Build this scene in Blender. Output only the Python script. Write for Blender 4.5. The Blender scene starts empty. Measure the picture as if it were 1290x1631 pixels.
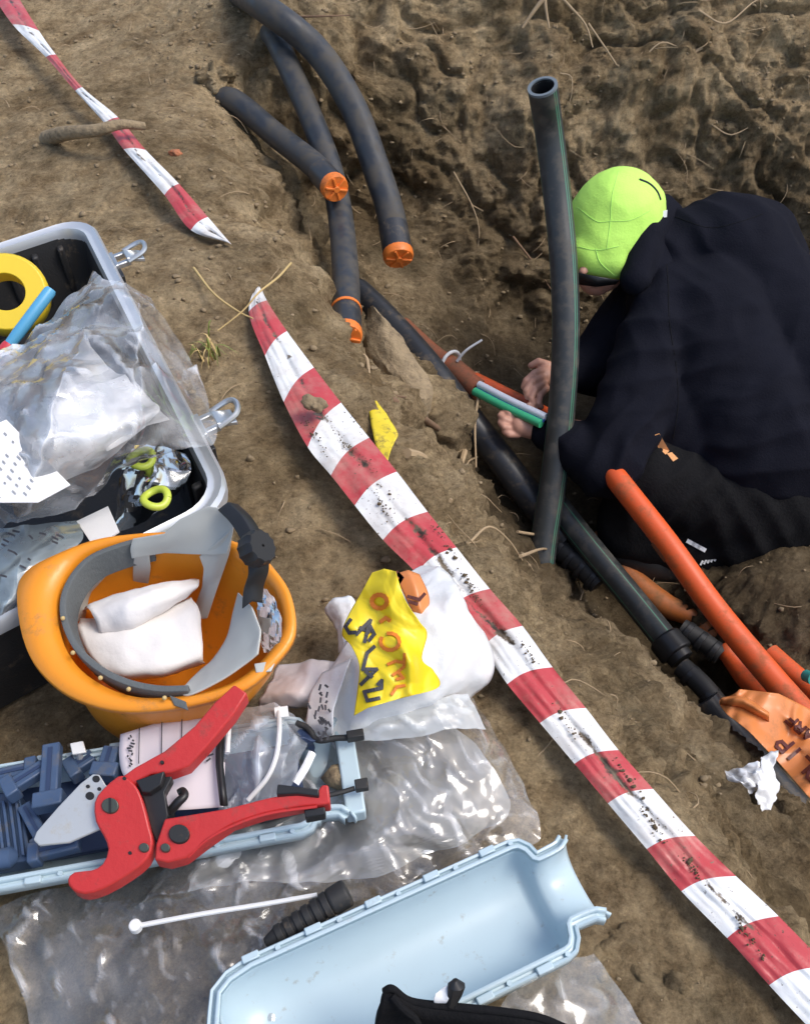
import bpy, bmesh, math, random
import numpy as np
from mathutils import Vector, Matrix, noise as mn
random.seed(7); np.random.seed(7)
SC = bpy.context.scene; COL = SC.collection

# ------------------------------------------------------------------ camera, sky, sun
CAM_H, PITCH, FPX = 0.85, math.radians(48), 1384.0
cd = bpy.data.cameras.new('camera'); cam = bpy.data.objects.new('camera', cd); COL.objects.link(cam)
cam.location = (0, 0, CAM_H); cam.rotation_euler = (math.pi/2 - PITCH, 0, 0)
cd.sensor_fit = 'HORIZONTAL'; cd.angle = 2*math.atan(645/FPX); cd.clip_start = .02; cd.clip_end = 500
SC.camera = cam
SUN_EL, SUN_AZ = math.radians(58), math.radians(95)        # azimuth measured from +y towards +x
w = bpy.data.worlds.new('World'); SC.world = w; w.use_nodes = True
nt = w.node_tree; sky = nt.nodes.new('ShaderNodeTexSky'); sky.sky_type = 'NISHITA'; sky.sun_disc = False
sky.sun_elevation = SUN_EL; sky.sun_rotation = SUN_AZ; sky.dust_density = 3.0; sky.air_density = 1.0
bg = nt.nodes['Background']; bg.inputs[1].default_value = .15
nt.links.new(sky.outputs[0], bg.inputs[0])
sl = bpy.data.lights.new('sun', 'SUN'); sun = bpy.data.objects.new('sun', sl); COL.objects.link(sun)
sl.energy = 1.2; sl.angle = math.radians(24); sl.color = (1, .96, .9)
sd = Vector((math.sin(SUN_AZ)*math.cos(SUN_EL), math.cos(SUN_AZ)*math.cos(SUN_EL), math.sin(SUN_EL)))
sun.rotation_euler = sd.to_track_quat('Z', 'Y').to_euler(); sun.location = (1, 2, 5)
SC.view_settings.view_transform = 'Standard'; SC.view_settings.look = 'None'
SC.view_settings.exposure = 0.5; SC.view_settings.gamma = 1

# ------------------------------------------------------------------ placing
CP = np.array([0, 0, CAM_H]); FW = np.array([0, math.cos(PITCH), -math.sin(PITCH)])
UP = np.array([0, math.sin(PITCH), math.cos(PITCH)]); RT = np.array([1., 0, 0])
def ray(u, v): return FW + RT*((u-645)/FPX) + UP*((815.5-v)/FPX)
ZO = [lambda u, v: 0.0]                                    # lift of the piece being built
def P(u, v, z):
    d = ray(u, v); z = z + ZO[0](u, v); return Vector(CP + d*((z-CAM_H)/d[2]))
def D(u, v, dep): return Vector(CP + ray(u, v)*dep)

# ------------------------------------------------------------------ terrain heights
CTRL = [(0,0,.0),(150,0,.02),(280,40,.02),(0,200,0),(150,200,0),(300,130,0),(0,400,0),(250,330,0),(380,300,-.02),(150,600,0),
 (350,600,0),(450,500,-.01),(0,800,0),(300,800,0),(480,700,0),(540,620,-.02),(0,1100,0),(300,1100,0),(500,900,0),(620,880,0),
 (0,1400,0),(400,1400,0),(0,1631,0),(400,1700,0),(650,1200,0),(720,1050,0),(800,1250,0),(900,1400,0),(1000,1600,.01),(1200,1660,0),(1290,1580,0),
 (400,250,-.03),(425,300,-.05),(490,430,-.05),(525,500,-.06),(556,490,-.28),(556,550,-.31),(540,565,-.22),(600,530,-.27),(640,580,-.29),(688,634,-.32),(640,655,-.24),(600,625,-.16),(570,640,-.05),
 (640,740,-.06),(730,860,-.08),(800,920,-.16),(840,918,-.22),(880,1000,-.16),(925,1004,-.27),(985,1072,-.29),(1040,1098,-.35),(1105,1150,-.38),(1135,1215,-.36),(1215,1325,-.33),(1290,1385,-.31),
 (750,920,-.03),(880,1080,-.04),(1000,1250,-.05),(1150,1380,-.05),(1290,1490,-.06),(690,740,-.36),(660,700,-.38),(765,830,-.40),
 (950,1100,-.16),(1100,1220,-.23),(1220,1330,-.23),(1050,1150,-.25),
 (860,880,-.62),(820,800,-.62),(892,915,-.70),(965,985,-.74),(1040,1052,-.76),(1085,1045,-.75),(1160,1085,-.74),(1130,1125,-.72),(1185,1195,-.70),(1265,1285,-.66),(1240,1200,-.67),(1290,1250,-.66),(1000,850,-.64),(1290,1010,-.56),(1200,950,-.58),
 (780,720,-.58),(720,620,-.50),(650,540,-.44),(710,668,-.5),(730,725,-.5),(800,650,-.58),
 (470,300,-.28),(520,380,-.34),(560,440,-.38),(450,230,-.14),(600,350,-.34),(680,480,-.45),(430,120,-.02),(380,60,.04),(520,110,-.02),(420,10,.08)]
cw, ch = [], []
for u, v, z in CTRL:
    p = P(u, v, z); cw.append((p.x, p.y)); ch.append(z)
for x in (-.05, .3, .7, 1.15, 1.7):
    for y, z in ((1.98, -.58), (2.2, -.28), (2.45, .14), (2.8, .2), (3.3, .2)):
        if x < 0 and y < 2.1: z = -.42
        cw.append((x, y)); ch.append(z)
for x, y, z in ((-.7,2.9,.08),(-.2,2.75,.18),(-1.7,2.5,0),(-1.7,1,0),(-1.7,-.2,0),(-.6,-.4,0),(.3,-.4,0),(1,-.4,-.05),(1.7,-.3,-.05),
                (1.1,.1,-.1),(1.7,.4,-.3),(1.1,.6,-.6),(1.7,1,-.55),(1.3,1.4,-.55),(1.8,1.6,-.5),(1.05,1.7,-.58),(.75,1.55,-.62),(.5,1.6,-.62)):
    cw.append((x, y)); ch.append(z)
cw = np.array(cw); ch = np.array(ch)
def kern(a, b): return np.sqrt(((a[:, None, :]-b[None, :, :])**2).sum(-1) + .04**2)
ch0 = ch.mean(); wt = np.linalg.solve(kern(cw, cw) + np.eye(len(cw))*-.004, ch-ch0)
def Hn(xy):
    xy = np.array(xy, float); xy[:, 0] = np.clip(xy[:, 0], -1.9, 1.9); xy[:, 1] = np.clip(xy[:, 1], -.5, 3.3)
    out = np.empty(len(xy))
    for i in range(0, len(xy), 20000): out[i:i+20000] = kern(xy[i:i+20000], cw) @ wt + ch0
    return out
def H(x, y): return float(Hn([(x, y)])[0])
def G(u, v, lift=0.0):                                      # where a line of sight meets the soil
    d = ray(u, v); ts = np.linspace(.5, 4, 500); pts = CP + d*ts[:, None]
    below = pts[:, 2] < Hn(pts[:, :2])
    k = int(np.argmax(below)) if below.any() else 499
    p = Vector(pts[k]); p.z += lift; return p

# ------------------------------------------------------------------ materials
def nodes(name):
    m = bpy.data.materials.new(name); m.use_nodes = True; t = m.node_tree
    return m, t, t.nodes['Principled BSDF']
def N(t, kind, **kw):
    n = t.nodes.new(kind)
    for k, v in kw.items():
        if k.startswith('i_'): n.inputs[int(k[2:]) if k[2:].isdigit() else k[2:]].default_value = v
        else: setattr(n, k, v)
    return n
def noise_node(t, scale, detail=6, rough=.6, coord=None):
    n = N(t, 'ShaderNodeTexNoise'); n.inputs['Scale'].default_value = scale
    n.inputs['Detail'].default_value = detail; n.inputs['Roughness'].default_value = rough
    if coord: t.links.new(coord, n.inputs['Vector'])
    return n
def ramp(t, src, stops):
    r = N(t, 'ShaderNodeValToRGB'); e = r.color_ramp.elements
    while len(e) < len(stops): e.new(.5)
    for el, (p, c) in zip(e, stops):
        el.position = p; el.color = (*c, 1) if len(c) == 3 else c
    t.links.new(src, r.inputs[0]); return r
def mix(t, fac, a, b, mode='MIX'):
    m = N(t, 'ShaderNodeMix', data_type='RGBA', blend_type=mode)
    for sock, val in ((m.inputs[0], fac), (m.inputs[6], a), (m.inputs[7], b)):
        if hasattr(val, 'is_linked') or hasattr(val, 'links'): t.links.new(val, sock)
        else: sock.default_value = (*val, 1) if isinstance(val, tuple) and len(val) == 3 else val
    return m.outputs[2]
def bump(t, b, src, dist, strength=1.0, prev=None):
    n = N(t, 'ShaderNodeBump'); n.inputs['Distance'].default_value = dist; n.inputs['Strength'].default_value = strength
    t.links.new(src, n.inputs['Height'])
    if prev is not None: t.links.new(prev, n.inputs['Normal'])
    t.links.new(n.outputs[0], b.inputs['Normal']); return n.outputs[0]
def plain(name, col, rough=.45, dirt=0.0, dirtcol=(.16,.12,.075), var=.12, metal=0.0, bmp=0.0, bscale=80, spec=.5, dscale=14, sheen=0):
    m, t, b = nodes(name); co = N(t, 'ShaderNodeTexCoord').outputs['Object']
    n1 = noise_node(t, dscale, 8, .65, co)
    c = mix(t, n1.outputs[0], tuple(x*(1-var) for x in col), tuple(min(1, x*(1+var)) for x in col))
    if dirt > 0:
        n2 = noise_node(t, dscale*2.3, 10, .72, co)
        r = ramp(t, n2.outputs[0], [(.62-dirt*.5, (0,0,0)), (.78-dirt*.3, (1,1,1))])
        c = mix(t, r.outputs[0], c, dirtcol)
        rr = N(t, 'ShaderNodeMapRange'); rr.inputs['To Min'].default_value = rough; rr.inputs['To Max'].default_value = .9
        t.links.new(r.outputs[0], rr.inputs['Value']); t.links.new(rr.outputs[0], b.inputs['Roughness'])
    else: b.inputs['Roughness'].default_value = rough
    t.links.new(c, b.inputs['Base Color']); b.inputs['Metallic'].default_value = metal
    b.inputs['Specular IOR Level'].default_value = spec
    if sheen: b.inputs['Sheen Weight'].default_value = sheen
    if bmp: bump(t, b, noise_node(t, bscale, 6, .6, co).outputs[0], bmp)
    return m
def soil_material():
    m, t, b = nodes('soil'); co = N(t, 'ShaderNodeTexCoord').outputs['Object']
    big = noise_node(t, 2.6, 5, .6, co); mid = noise_node(t, 13, 12, .76, co); fine = noise_node(t, 85, 12, .85, co); rust = noise_node(t, 6.3, 4, .6, co)
    c1 = ramp(t, mid.outputs[0], [(.28, (.12,.082,.044)), (.39, (.32,.232,.132)), (.52, (.53,.405,.245)), (.68, (.69,.55,.355))])
    c2 = ramp(t, big.outputs[0], [(.34, (.55,.52,.46)), (.5, (.95,.93,.90)), (.66, (1.2,1.18,1.14))])
    c = mix(t, 1.0, c1.outputs[0], c2.outputs[0], 'MULTIPLY')
    rm = ramp(t, rust.outputs[0], [(.54, (0,0,0)), (.74, (.6,.6,.6))])
    c = mix(t, rm.outputs[0], c, (.23,.145,.068))
    hum = noise_node(t, 4.1, 7, .7, co); hm = ramp(t, hum.outputs[0], [(.52, (0,0,0)), (.70, (.6,.6,.6))])
    c = mix(t, hm.outputs[0], c, (.075,.064,.036))
    c3 = ramp(t, fine.outputs[0], [(.34, (.25,.23,.20)), (.47, (.85,.84,.82)), (.56, (1.1,1.1,1.08)), (.68, (1.65,1.62,1.55))])
    c = mix(t, .9, c, c3.outputs[0], 'MULTIPLY')
    # shade of the pit painted into the soil colour, darker low down
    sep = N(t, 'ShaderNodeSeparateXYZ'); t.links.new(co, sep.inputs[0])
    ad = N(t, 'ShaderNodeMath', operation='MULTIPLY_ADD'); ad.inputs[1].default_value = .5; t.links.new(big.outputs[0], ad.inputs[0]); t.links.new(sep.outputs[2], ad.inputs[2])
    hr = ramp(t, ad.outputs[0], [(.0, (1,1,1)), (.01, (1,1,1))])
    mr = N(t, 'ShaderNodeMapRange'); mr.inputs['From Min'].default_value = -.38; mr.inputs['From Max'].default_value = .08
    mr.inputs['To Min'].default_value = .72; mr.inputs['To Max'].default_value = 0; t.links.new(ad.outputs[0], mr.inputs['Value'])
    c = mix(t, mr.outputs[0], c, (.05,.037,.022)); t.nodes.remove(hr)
    t.links.new(c, b.inputs['Base Color']); b.inputs['Roughness'].default_value = .95; b.inputs['Specular IOR Level'].default_value = .2
    p = bump(t, b, noise_node(t, 34, 14, .82, co).outputs[0], .024, 1.0)
    vo = N(t, 'ShaderNodeTexVoronoi', feature='SMOOTH_F1'); vo.inputs['Scale'].default_value = 150; wn = noise_node(t, 40, 3, .6, co)
    va = N(t, 'ShaderNodeVectorMath', operation='MULTIPLY_ADD'); va.inputs[1].default_value = (.03,.03,.03); t.links.new(wn.outputs[1], va.inputs[0]); t.links.new(co, va.inputs[2]); t.links.new(va.outputs[0], vo.inputs['Vector'])
    iv = N(t, 'ShaderNodeMath', operation='MULTIPLY'); iv.inputs[1].default_value = -1; t.links.new(vo.outputs['Distance'], iv.inputs[0])
    p = bump(t, b, iv.outputs[0], .004, .7, p)
    bump(t, b, noise_node(t, 260, 5, .8, co).outputs[0], .005, 1.0, p)
    return m
def film(name, milky=.05, tint=(.95,.97,1), rough=.10, var=.10, gl=.42, crease=.6):
    m, t, b = nodes(name); out = t.nodes['Material Output']; co = N(t, 'ShaderNodeTexCoord').outputs['Object']
    b.inputs['Base Color'].default_value = (*tint, 1); b.inputs['Roughness'].default_value = .3
    tr = N(t, 'ShaderNodeBsdfTransparent'); tr.inputs[0].default_value = (.985,.99,.995,1)
    gs = N(t, 'ShaderNodeBsdfGlossy'); gs.inputs['Roughness'].default_value = rough
    lw = N(t, 'ShaderNodeLayerWeight'); lw.inputs[0].default_value = gl
    pt_ = N(t, 'ShaderNodeNewGeometry').outputs['Pointiness']; pr_ = ramp(t, pt_, [(.508, (0,0,0)), (.565, (crease,)*3)])   # painted glints along raised creases, as well as stress whitening
    n1 = noise_node(t, 9, 5, .6, co); mr = N(t, 'ShaderNodeMapRange'); mr.inputs['From Min'].default_value = .45; mr.inputs['From Max'].default_value = .68
    mr.inputs['To Min'].default_value = milky; mr.inputs['To Max'].default_value = milky+var; t.links.new(n1.outputs[0], mr.inputs['Value'])
    ad = N(t, 'ShaderNodeMath', operation='ADD'); ad.use_clamp = True; t.links.new(mr.outputs[0], ad.inputs[0]); t.links.new(pr_.outputs[0], ad.inputs[1])
    a = N(t, 'ShaderNodeMixShader'); t.links.new(ad.outputs[0], a.inputs[0]); t.links.new(tr.outputs[0], a.inputs[1]); t.links.new(b.outputs[0], a.inputs[2])
    c = N(t, 'ShaderNodeMixShader'); t.links.new(lw.outputs['Fresnel'], c.inputs[0]); t.links.new(a.outputs[0], c.inputs[1]); t.links.new(gs.outputs[0], c.inputs[2])
    t.links.new(c.outputs[0], out.inputs[0]); return m
def tape_material(name, col):                               # mud runs along the middle of the tape (UV: x across, y along in metres)
    m, t, b = nodes(name); uv = N(t, 'ShaderNodeUVMap'); sep = N(t, 'ShaderNodeSeparateXYZ'); t.links.new(uv.outputs[0], sep.inputs[0])
    co = N(t, 'ShaderNodeTexCoord').outputs['Object']
    cmb = N(t, 'ShaderNodeCombineXYZ'); ya = N(t, 'ShaderNodeMath', operation='MULTIPLY'); ya.inputs[1].default_value = 7
    t.links.new(sep.outputs[1], ya.inputs[0]); t.links.new(ya.outputs[0], cmb.inputs[1])
    wob = noise_node(t, 1.0, 3, .6, cmb.outputs[0])
    s1 = N(t, 'ShaderNodeMath', operation='MULTIPLY_ADD'); s1.inputs[1].default_value = -.7; s1.inputs[2].default_value = -.22
    t.links.new(wob.outputs[0], s1.inputs[0])               # centre = .57 + wobble
    s2 = N(t, 'ShaderNodeMath', operation='ADD'); t.links.new(sep.outputs[0], s2.inputs[0]); t.links.new(s1.outputs[0], s2.inputs[1])
    ab = N(t, 'ShaderNodeMath', operation='ABSOLUTE'); t.links.new(s2.outputs[0], ab.inputs[0])
    n1 = noise_node(t, 55, 8, .75, co)
    k = N(t, 'ShaderNodeMath', operation='MULTIPLY_ADD'); k.inputs[1].default_value = -1.7; t.links.new(ab.outputs[0], k.inputs[0]); t.links.new(n1.outputs[0], k.inputs[2])
    on_ = noise_node(t, 1.3, 2, .5, cmb.outputs[0]); k2 = N(t, 'ShaderNodeMath', operation='MULTIPLY_ADD'); k2.inputs[1].default_value = .9; t.links.new(on_.outputs[0], k2.inputs[0]); t.links.new(k.outputs[0], k2.inputs[2])
    r = ramp(t, k2.outputs[0], [(.90, (0,0,0)), (1.0, (1,1,1))])
    n2 = noise_node(t, 260, 3, .6, co); r2 = ramp(t, n2.outputs[0], [(.66, (0,0,0)), (.72, (1,1,1))])
    n3 = noise_node(t, 16, 9, .72, co); r3 = ramp(t, n3.outputs[0], [(.46, (0,0,0)), (.75, (.6,.6,.6))])
    c = mix(t, r3.outputs[0], col, (.45,.35,.26))
    mx = N(t, 'ShaderNodeMath', operation='MAXIMUM'); t.links.new(r.outputs[0], mx.inputs[0]); t.links.new(r2.outputs[0], mx.inputs[1])
    dk = ramp(t, noise_node(t, 45, 4, .6, co).outputs[0], [(.42, (.045,.032,.02)), (.6, (.20,.15,.095))])
    c = mix(t, mx.outputs[0], c, dk.outputs[0])
    t.links.new(c, b.inputs['Base Color']); b.inputs['Roughness'].default_value = .36
    bump(t, b, noise_node(t, 40, 4, .6, co).outputs[0], .002, .5)
    return m
M = dict(
 soil=soil_material(), white_tape=tape_material('white_tape_film', (.80,.81,.80)), red_tape=tape_material('red_tape_film', (.50,.055,.062)),
 black_pipe=plain('black_pipe_plastic', (.030,.032,.036), .38, .22, var=.3), dusty_pipe=plain('dusty_pipe_plastic', (.032,.036,.042), .40, .40, (.085,.074,.058), var=.3, dscale=9),
 grey_pipe=plain('grey_black_pipe', (.036,.040,.040), .4, .28, (.10,.09,.075), var=.25), green_stripe=plain('green_stripe_plastic', (.06,.19,.12), .4, .2),
 pipe_inside=plain('pipe_inside', (.012,.012,.013), .6), pipe_cut=plain('cut_pipe_edge', (.16,.19,.21), .5),
 cap_orange=plain('orange_plug_plastic', (.80,.20,.028), .45, .2, (.35,.12,.03)), orange_pipe=plain('orange_duct_plastic', (.72,.105,.022), .42, .25, (.30,.10,.035), dscale=10),
 dull_orange=plain('muddy_orange_duct', (.42,.12,.025), .5, .35, (.17,.09,.035), dscale=9), brown_orange=plain('earthy_orange_duct', (.33,.10,.045), .55, .4, (.16,.09,.05)),
 orange_tape=plain('orange_tape_film', (.70,.24,.07), .35, .2, (.40,.17,.07), dscale=8), maroon=plain('maroon_print', (.10,.018,.012), .5),
 white=plain('white_plastic', (.78,.79,.78), .4), milky_tube=plain('white_tube', (.66,.70,.78), .35), green_tube=plain('green_tube', (.05,.42,.20), .35), blue_tube=plain('blue_tube', (.05,.12,.40), .35), teal=plain('teal_plastic', (.05,.30,.26), .4),
 case_black=plain('case_black_shell', (.020,.020,.021), .55, .12, bmp=.0006, bscale=300), alu=plain('brushed_aluminium', (.60,.63,.66), .38, metal=.55, var=.08),
 steel=plain('steel', (.55,.57,.58), .3, metal=.8), paper=plain('white_paper', (.80,.80,.80), .7, var=.03, bmp=.001, bscale=40), cloth=plain('white_wipes', (.83,.79,.75), .8, var=.05, bmp=.001, bscale=60),
 pink_paper=plain('pink_white_label', (.78,.72,.76), .5, var=.03), ink=plain('dark_ink', (.05,.05,.06), .6), faint_ink=plain('grey_ink', (.36,.37,.39), .6),
 yellow_roll=plain('yellow_tape_roll', (.78,.56,.03), .38, var=.08), pen_blue=plain('light_blue_plastic', (.10,.38,.62), .35), lime_ring=plain('lime_plastic', (.55,.66,.08), .35), pen_red=plain('red_plastic', (.6,.05,.07), .4),
 helmet=plain('orange_helmet_plastic', (.84,.30,.022), .33, .10, (.42,.20,.06), var=.10, bmp=.0003, bscale=90, dscale=16), band=plain('grey_foam', (.115,.125,.125), .85, var=.15, bmp=.001, bscale=200), strap=plain('pale_grey_plastic', (.47,.48,.45), .42, var=.08),
 black=plain('black_plastic', (.016,.016,.017), .42), rubber=plain('black_rubber', (.02,.02,.02), .6, .1), cut_red=plain('red_painted_metal', (.52,.032,.030), .38, .16, (.22,.05,.04), var=.14, bmp=.0005, bscale=150, dscale=22),
 blade=plain('blade_steel', (.55,.57,.57), .35, metal=.35, dirt=.12, dirtcol=(.42,.38,.30)), bolt=plain('dark_bolt', (.10,.11,.09), .4, metal=.6),
 shell=plain('pale_blue_plastic', (.47,.595,.65), .30, .05, (.30,.29,.25), var=.04, dscale=30), blue_part=plain('slate_blue_plastic', (.058,.098,.180), .42, .2, (.13,.13,.13), var=.25, dscale=25), dark_blue=plain('navy_plastic', (.03,.05,.11), .42),
 bag_white=plain('white_bag_plastic', (.80,.81,.81), .35, var=.03, bmp=.002, bscale=35), bag_pink=plain('pinkish_bag_plastic', (.68,.60,.58), .4, var=.06, bmp=.002, bscale=35),
 yellow_tape=plain('yellow_tape_film', (.86,.66,.02), .35, var=.06), red_ink=plain('orange_red_ink', (.72,.20,.02), .5), dirty_yellow=plain('soiled_yellow_tape', (.80,.62,.03), .4, .25, (.16,.12,.05), dscale=30),
 navy=plain('navy_fleece', (.0082,.0088,.0145), .95, var=.3, bmp=.0013, bscale=240, spec=.12), black_cloth=plain('black_workwear', (.009,.009,.010), .9, var=.3, bmp=.002, bscale=160, spec=.15),
 lime=plain('lime_cap_fabric', (.56,.97,.15), .75, var=.06, bmp=.001, bscale=220), skin=plain('skin', (.52,.27,.19), .5, .08, (.25,.14,.09), var=.08), hair=plain('dark_hair', (.03,.02,.015), .7),
 root=plain('pale_root', (.40,.29,.17), .8, var=.3, dscale=40), wood=plain('old_wood', (.20,.12,.07), .8, .25, var=.35, dscale=30, bmp=.002), straw=plain('straw', (.55,.40,.17), .7, var=.2, dscale=40),
 clod=None, grass_green=plain('grass_green', (.20,.26,.05), .6, var=.3), clay=plain('clay_lump', (.31,.235,.14), .95, .25, (.13,.095,.06), var=.35, bmp=.008, bscale=60, dscale=26),
 film_bag=film('clear_bag_film', .10, var=.3), film_blue=film('bluish_bag_film', .16, (.62,.74,.85), var=.1), film_grey=film('grey_bag_film', .42, (.42,.50,.53), var=.2))
M['clod'] = plain('soil_clod', (.27,.205,.125), .95, 0, var=.5, bmp=.002, bscale=160, dscale=60, spec=.2)

# ------------------------------------------------------------------ mesh helpers
class MB:
    def __init__(s): s.v, s.f, s.m, s.uv = [], [], [], {}
    def add(s, verts, faces, mi=0):
        o = len(s.v); s.v += [Vector(p) for p in verts]
        s.f += [tuple(i+o for i in f) for f in faces]; s.m += [mi]*len(faces); return s
    def tube(s, path, rad, seg=14, cap=True, sub=6, mi=0, stripe=None, smi=1):
        path = [Vector(p) for p in path]; rad = list(rad) if hasattr(rad, '__len__') else [rad]*len(path)
        pts, rs = (path, rad) if sub <= 1 or len(path) < 3 else catmull(path, rad, sub)
        n = len(pts); o = len(s.v)
        t0 = (pts[1]-pts[0]).normalized(); ref = Vector((0, 0, 1)) if abs(t0.z) < .9 else Vector((0, 1, 0))
        nx = t0.cross(ref).normalized()
        for i in range(n):
            t = (pts[min(i+1, n-1)]-pts[max(i-1, 0)]).normalized()
            nx = (nx - t*nx.dot(t)).normalized(); ny = t.cross(nx)
            for k in range(seg):
                a = 2*math.pi*k/seg; s.v.append(pts[i] + (nx*math.cos(a)+ny*math.sin(a))*rs[i])
        for i in range(n-1):
            for k in range(seg):
                a, b = o+i*seg+k, o+i*seg+(k+1) % seg; s.f.append((a, b, b+seg, a+seg)); s.m.append(smi if stripe and k in stripe else mi)
        if cap:
            s.f.append(tuple(o+k for k in reversed(range(seg)))); s.m.append(mi)
            s.f.append(tuple(o+(n-1)*seg+k for k in range(seg))); s.m.append(mi)
        return s
    def ball(s, c, r, nu=12, nv=8, mi=0, sc=(1, 1, 1), rot=None):
        c = Vector(c); vs, fs = [], []
        for j in range(1, nv):
            th = math.pi*j/nv
            for i in range(nu):
                ph = 2*math.pi*i/nu; p = Vector((math.sin(th)*math.cos(ph)*sc[0], math.sin(th)*math.sin(ph)*sc[1], math.cos(th)*sc[2]))*r
                vs.append(c + (rot @ p if rot else p))
        for j in range(nv-2):
            for i in range(nu): a, b = j*nu+i, j*nu+(i+1) % nu; fs.append((a, a+nu, b+nu, b))
        for e, off in ((1, 0), (-1, (nv-2)*nu)):
            q = Vector((0, 0, e*sc[2]*r)); vs.append(c + (rot @ q if rot else q)); k = len(vs)-1
            for i in range(nu): a, b = off+i, off+(i+1) % nu; fs.append((k, a, b) if e > 0 else (k, b, a))
        return s.add(vs, fs, mi)
    def box(s, c, ax, ay, az, mi=0):                        # half axes
        c, ax, ay, az = Vector(c), Vector(ax), Vector(ay), Vector(az)
        vs = [c+ax*i+ay*j+az*k for i in (-1, 1) for j in (-1, 1) for k in (-1, 1)]
        return s.add(vs, [(0,1,3,2),(4,6,7,5),(0,4,5,1),(2,3,7,6),(0,2,6,4),(1,5,7,3)], mi)
    def prism(s, top, down, mi=0):
        n = len(top); top = [Vector(p) for p in top]; bot = [p+Vector(down) for p in top]
        return s.add(top+bot, [tuple(range(n)), tuple(reversed(range(n, 2*n)))] + [(i, n+i, n+(i+1) % n, (i+1) % n) for i in range(n)], mi)
    def grid(s, rows, mi=0, closed=False, mis=None):
        n = len(rows[0]); o = len(s.v)
        for r in rows: s.v += [Vector(p) for p in r]
        for j in range(len(rows)-1):
            for i in range(n if closed else n-1):
                i2 = (i+1) % n; s.f.append((o+j*n+i, o+j*n+i2, o+(j+1)*n+i2, o+(j+1)*n+i)); s.m.append(mis(j, i) if mis else mi)
        return s
    def strokes(s, lines, wid, tofn, th=.0006, mi=0):       # flat lettering: polylines in picture units mapped on a surface by tofn
        for ln in lines:
            ln = [(a[0]+(b[0]-a[0])*k/3, a[1]+(b[1]-a[1])*k/3) for a, b in zip(ln[:-1], ln[1:]) for k in range(3)] + [ln[-1]]
            for a, b in zip(ln[:-1], ln[1:]):
                d = Vector((b[0]-a[0], b[1]-a[1])); L = d.length or 1; d /= L; q = Vector((-d.y, d.x))*wid/2; e = d*wid*.35
                cs = [(a[0]-e.x+q.x, a[1]-e.y+q.y), (a[0]-e.x-q.x, a[1]-e.y-q.y), (b[0]+e.x-q.x, b[1]+e.y-q.y), (b[0]+e.x+q.x, b[1]+e.y+q.y)]
                s.prism([tofn(*c) for c in cs], (0, 0, -th), mi)
        return s
def catmull(path, rad, sub):
    q = [path[0]*2-path[1]] + path + [path[-1]*2-path[-2]]; pts, rs = [], []
    for i in range(1, len(q)-2):
        for k in range(sub):
            t = k/sub; a, b, c, d = q[i-1], q[i], q[i+1], q[i+2]
            pts.append((b*2 + (c-a)*t + (a*2-b*5+c*4-d)*t*t + (b*3-a-c*3+d)*t**3)*.5)
            rs.append(rad[i-1]*(1-t)+rad[i]*t)
    pts.append(path[-1]); rs.append(rad[-1]); return pts, rs
def part(name, mb, mats, parent=None, smooth=True, bevel=0, solid=0, subs=0, angle=40, weld=False, off=0):
    me = bpy.data.meshes.new(name); me.from_pydata(mb.v, [], mb.f); o = bpy.data.objects.new(name, me); COL.objects.link(o)
    mats = mats if isinstance(mats, (list, tuple)) else [mats]
    for m in mats: me.materials.append(M[m] if isinstance(m, str) else m)
    me.polygons.foreach_set('material_index', mb.m)
    bm = bmesh.new(); bm.from_mesh(me)
    if weld: bmesh.ops.remove_doubles(bm, verts=bm.verts, dist=1e-5)
    if mb.uv is not None and len(mb.uv):
        lay = bm.loops.layers.uv.new('UVMap'); bm.verts.ensure_lookup_table()
        for f in bm.faces:
            for l in f.loops: l[lay].uv = mb.uv.get(l.vert.index, (0, 0))
    else: bmesh.ops.recalc_face_normals(bm, faces=bm.faces)
    bm.to_mesh(me); bm.free()
    if smooth:
        me.polygons.foreach_set('use_smooth', [True]*len(me.polygons))
        if angle < 180: me.set_sharp_from_angle(angle=math.radians(angle))
    if solid: md = o.modifiers.new('s', 'SOLIDIFY'); md.thickness = solid; md.offset = off
    if bevel: md = o.modifiers.new('b', 'BEVEL'); md.width = bevel; md.segments = 2; md.limit_method = 'ANGLE'; md.angle_limit = math.radians(35)
    if subs: md = o.modifiers.new('u', 'SUBSURF'); md.levels = subs; md.render_levels = subs
    if parent:
        o.parent = parent; o.matrix_parent_inverse = Matrix.Translation(parent.location).inverted()
    return o
def tag(o, label=None, cat=None, group=None, kind=None):
    if label: o['label'] = label
    if cat: o['category'] = cat
    if group: o['group'] = group
    if kind: o['kind'] = kind
    return o
def thing(name, label, cat, loc, group=None):
    o = bpy.data.objects.new(name, None); o.empty_display_size = .05; COL.objects.link(o); o.location = loc
    return tag(o, label, cat, group)
def resample(row, n):
    a = np.array(row, float); d = np.r_[0, np.cumsum(np.hypot(*(np.diff(a[:, :2], axis=0).T)))]; t = np.linspace(0, d[-1], n+1)
    return np.stack([np.interp(t, d, a[:, k]) for k in range(a.shape[1])], 1)
def loft(rows, n, m):                                       # rows of (u, v, z) -> fine rows of (u, v, z)
    R = [resample(r, n) for r in rows]; Q = [2*R[0]-R[1]] + R + [2*R[-1]-R[-2]]; out = []
    for i in range(1, len(Q)-2):
        for k in range(m):
            t = k/m; a, b, c, d = Q[i-1], Q[i], Q[i+1], Q[i+2]
            out.append(.5*(2*b+(c-a)*t+(2*a-5*b+4*c-d)*t*t+(3*b-a-3*c+d)*t**3))
    out.append(R[-1]); return out
def world_rows(rows): return [[P(*p) for p in r] for r in rows]
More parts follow.
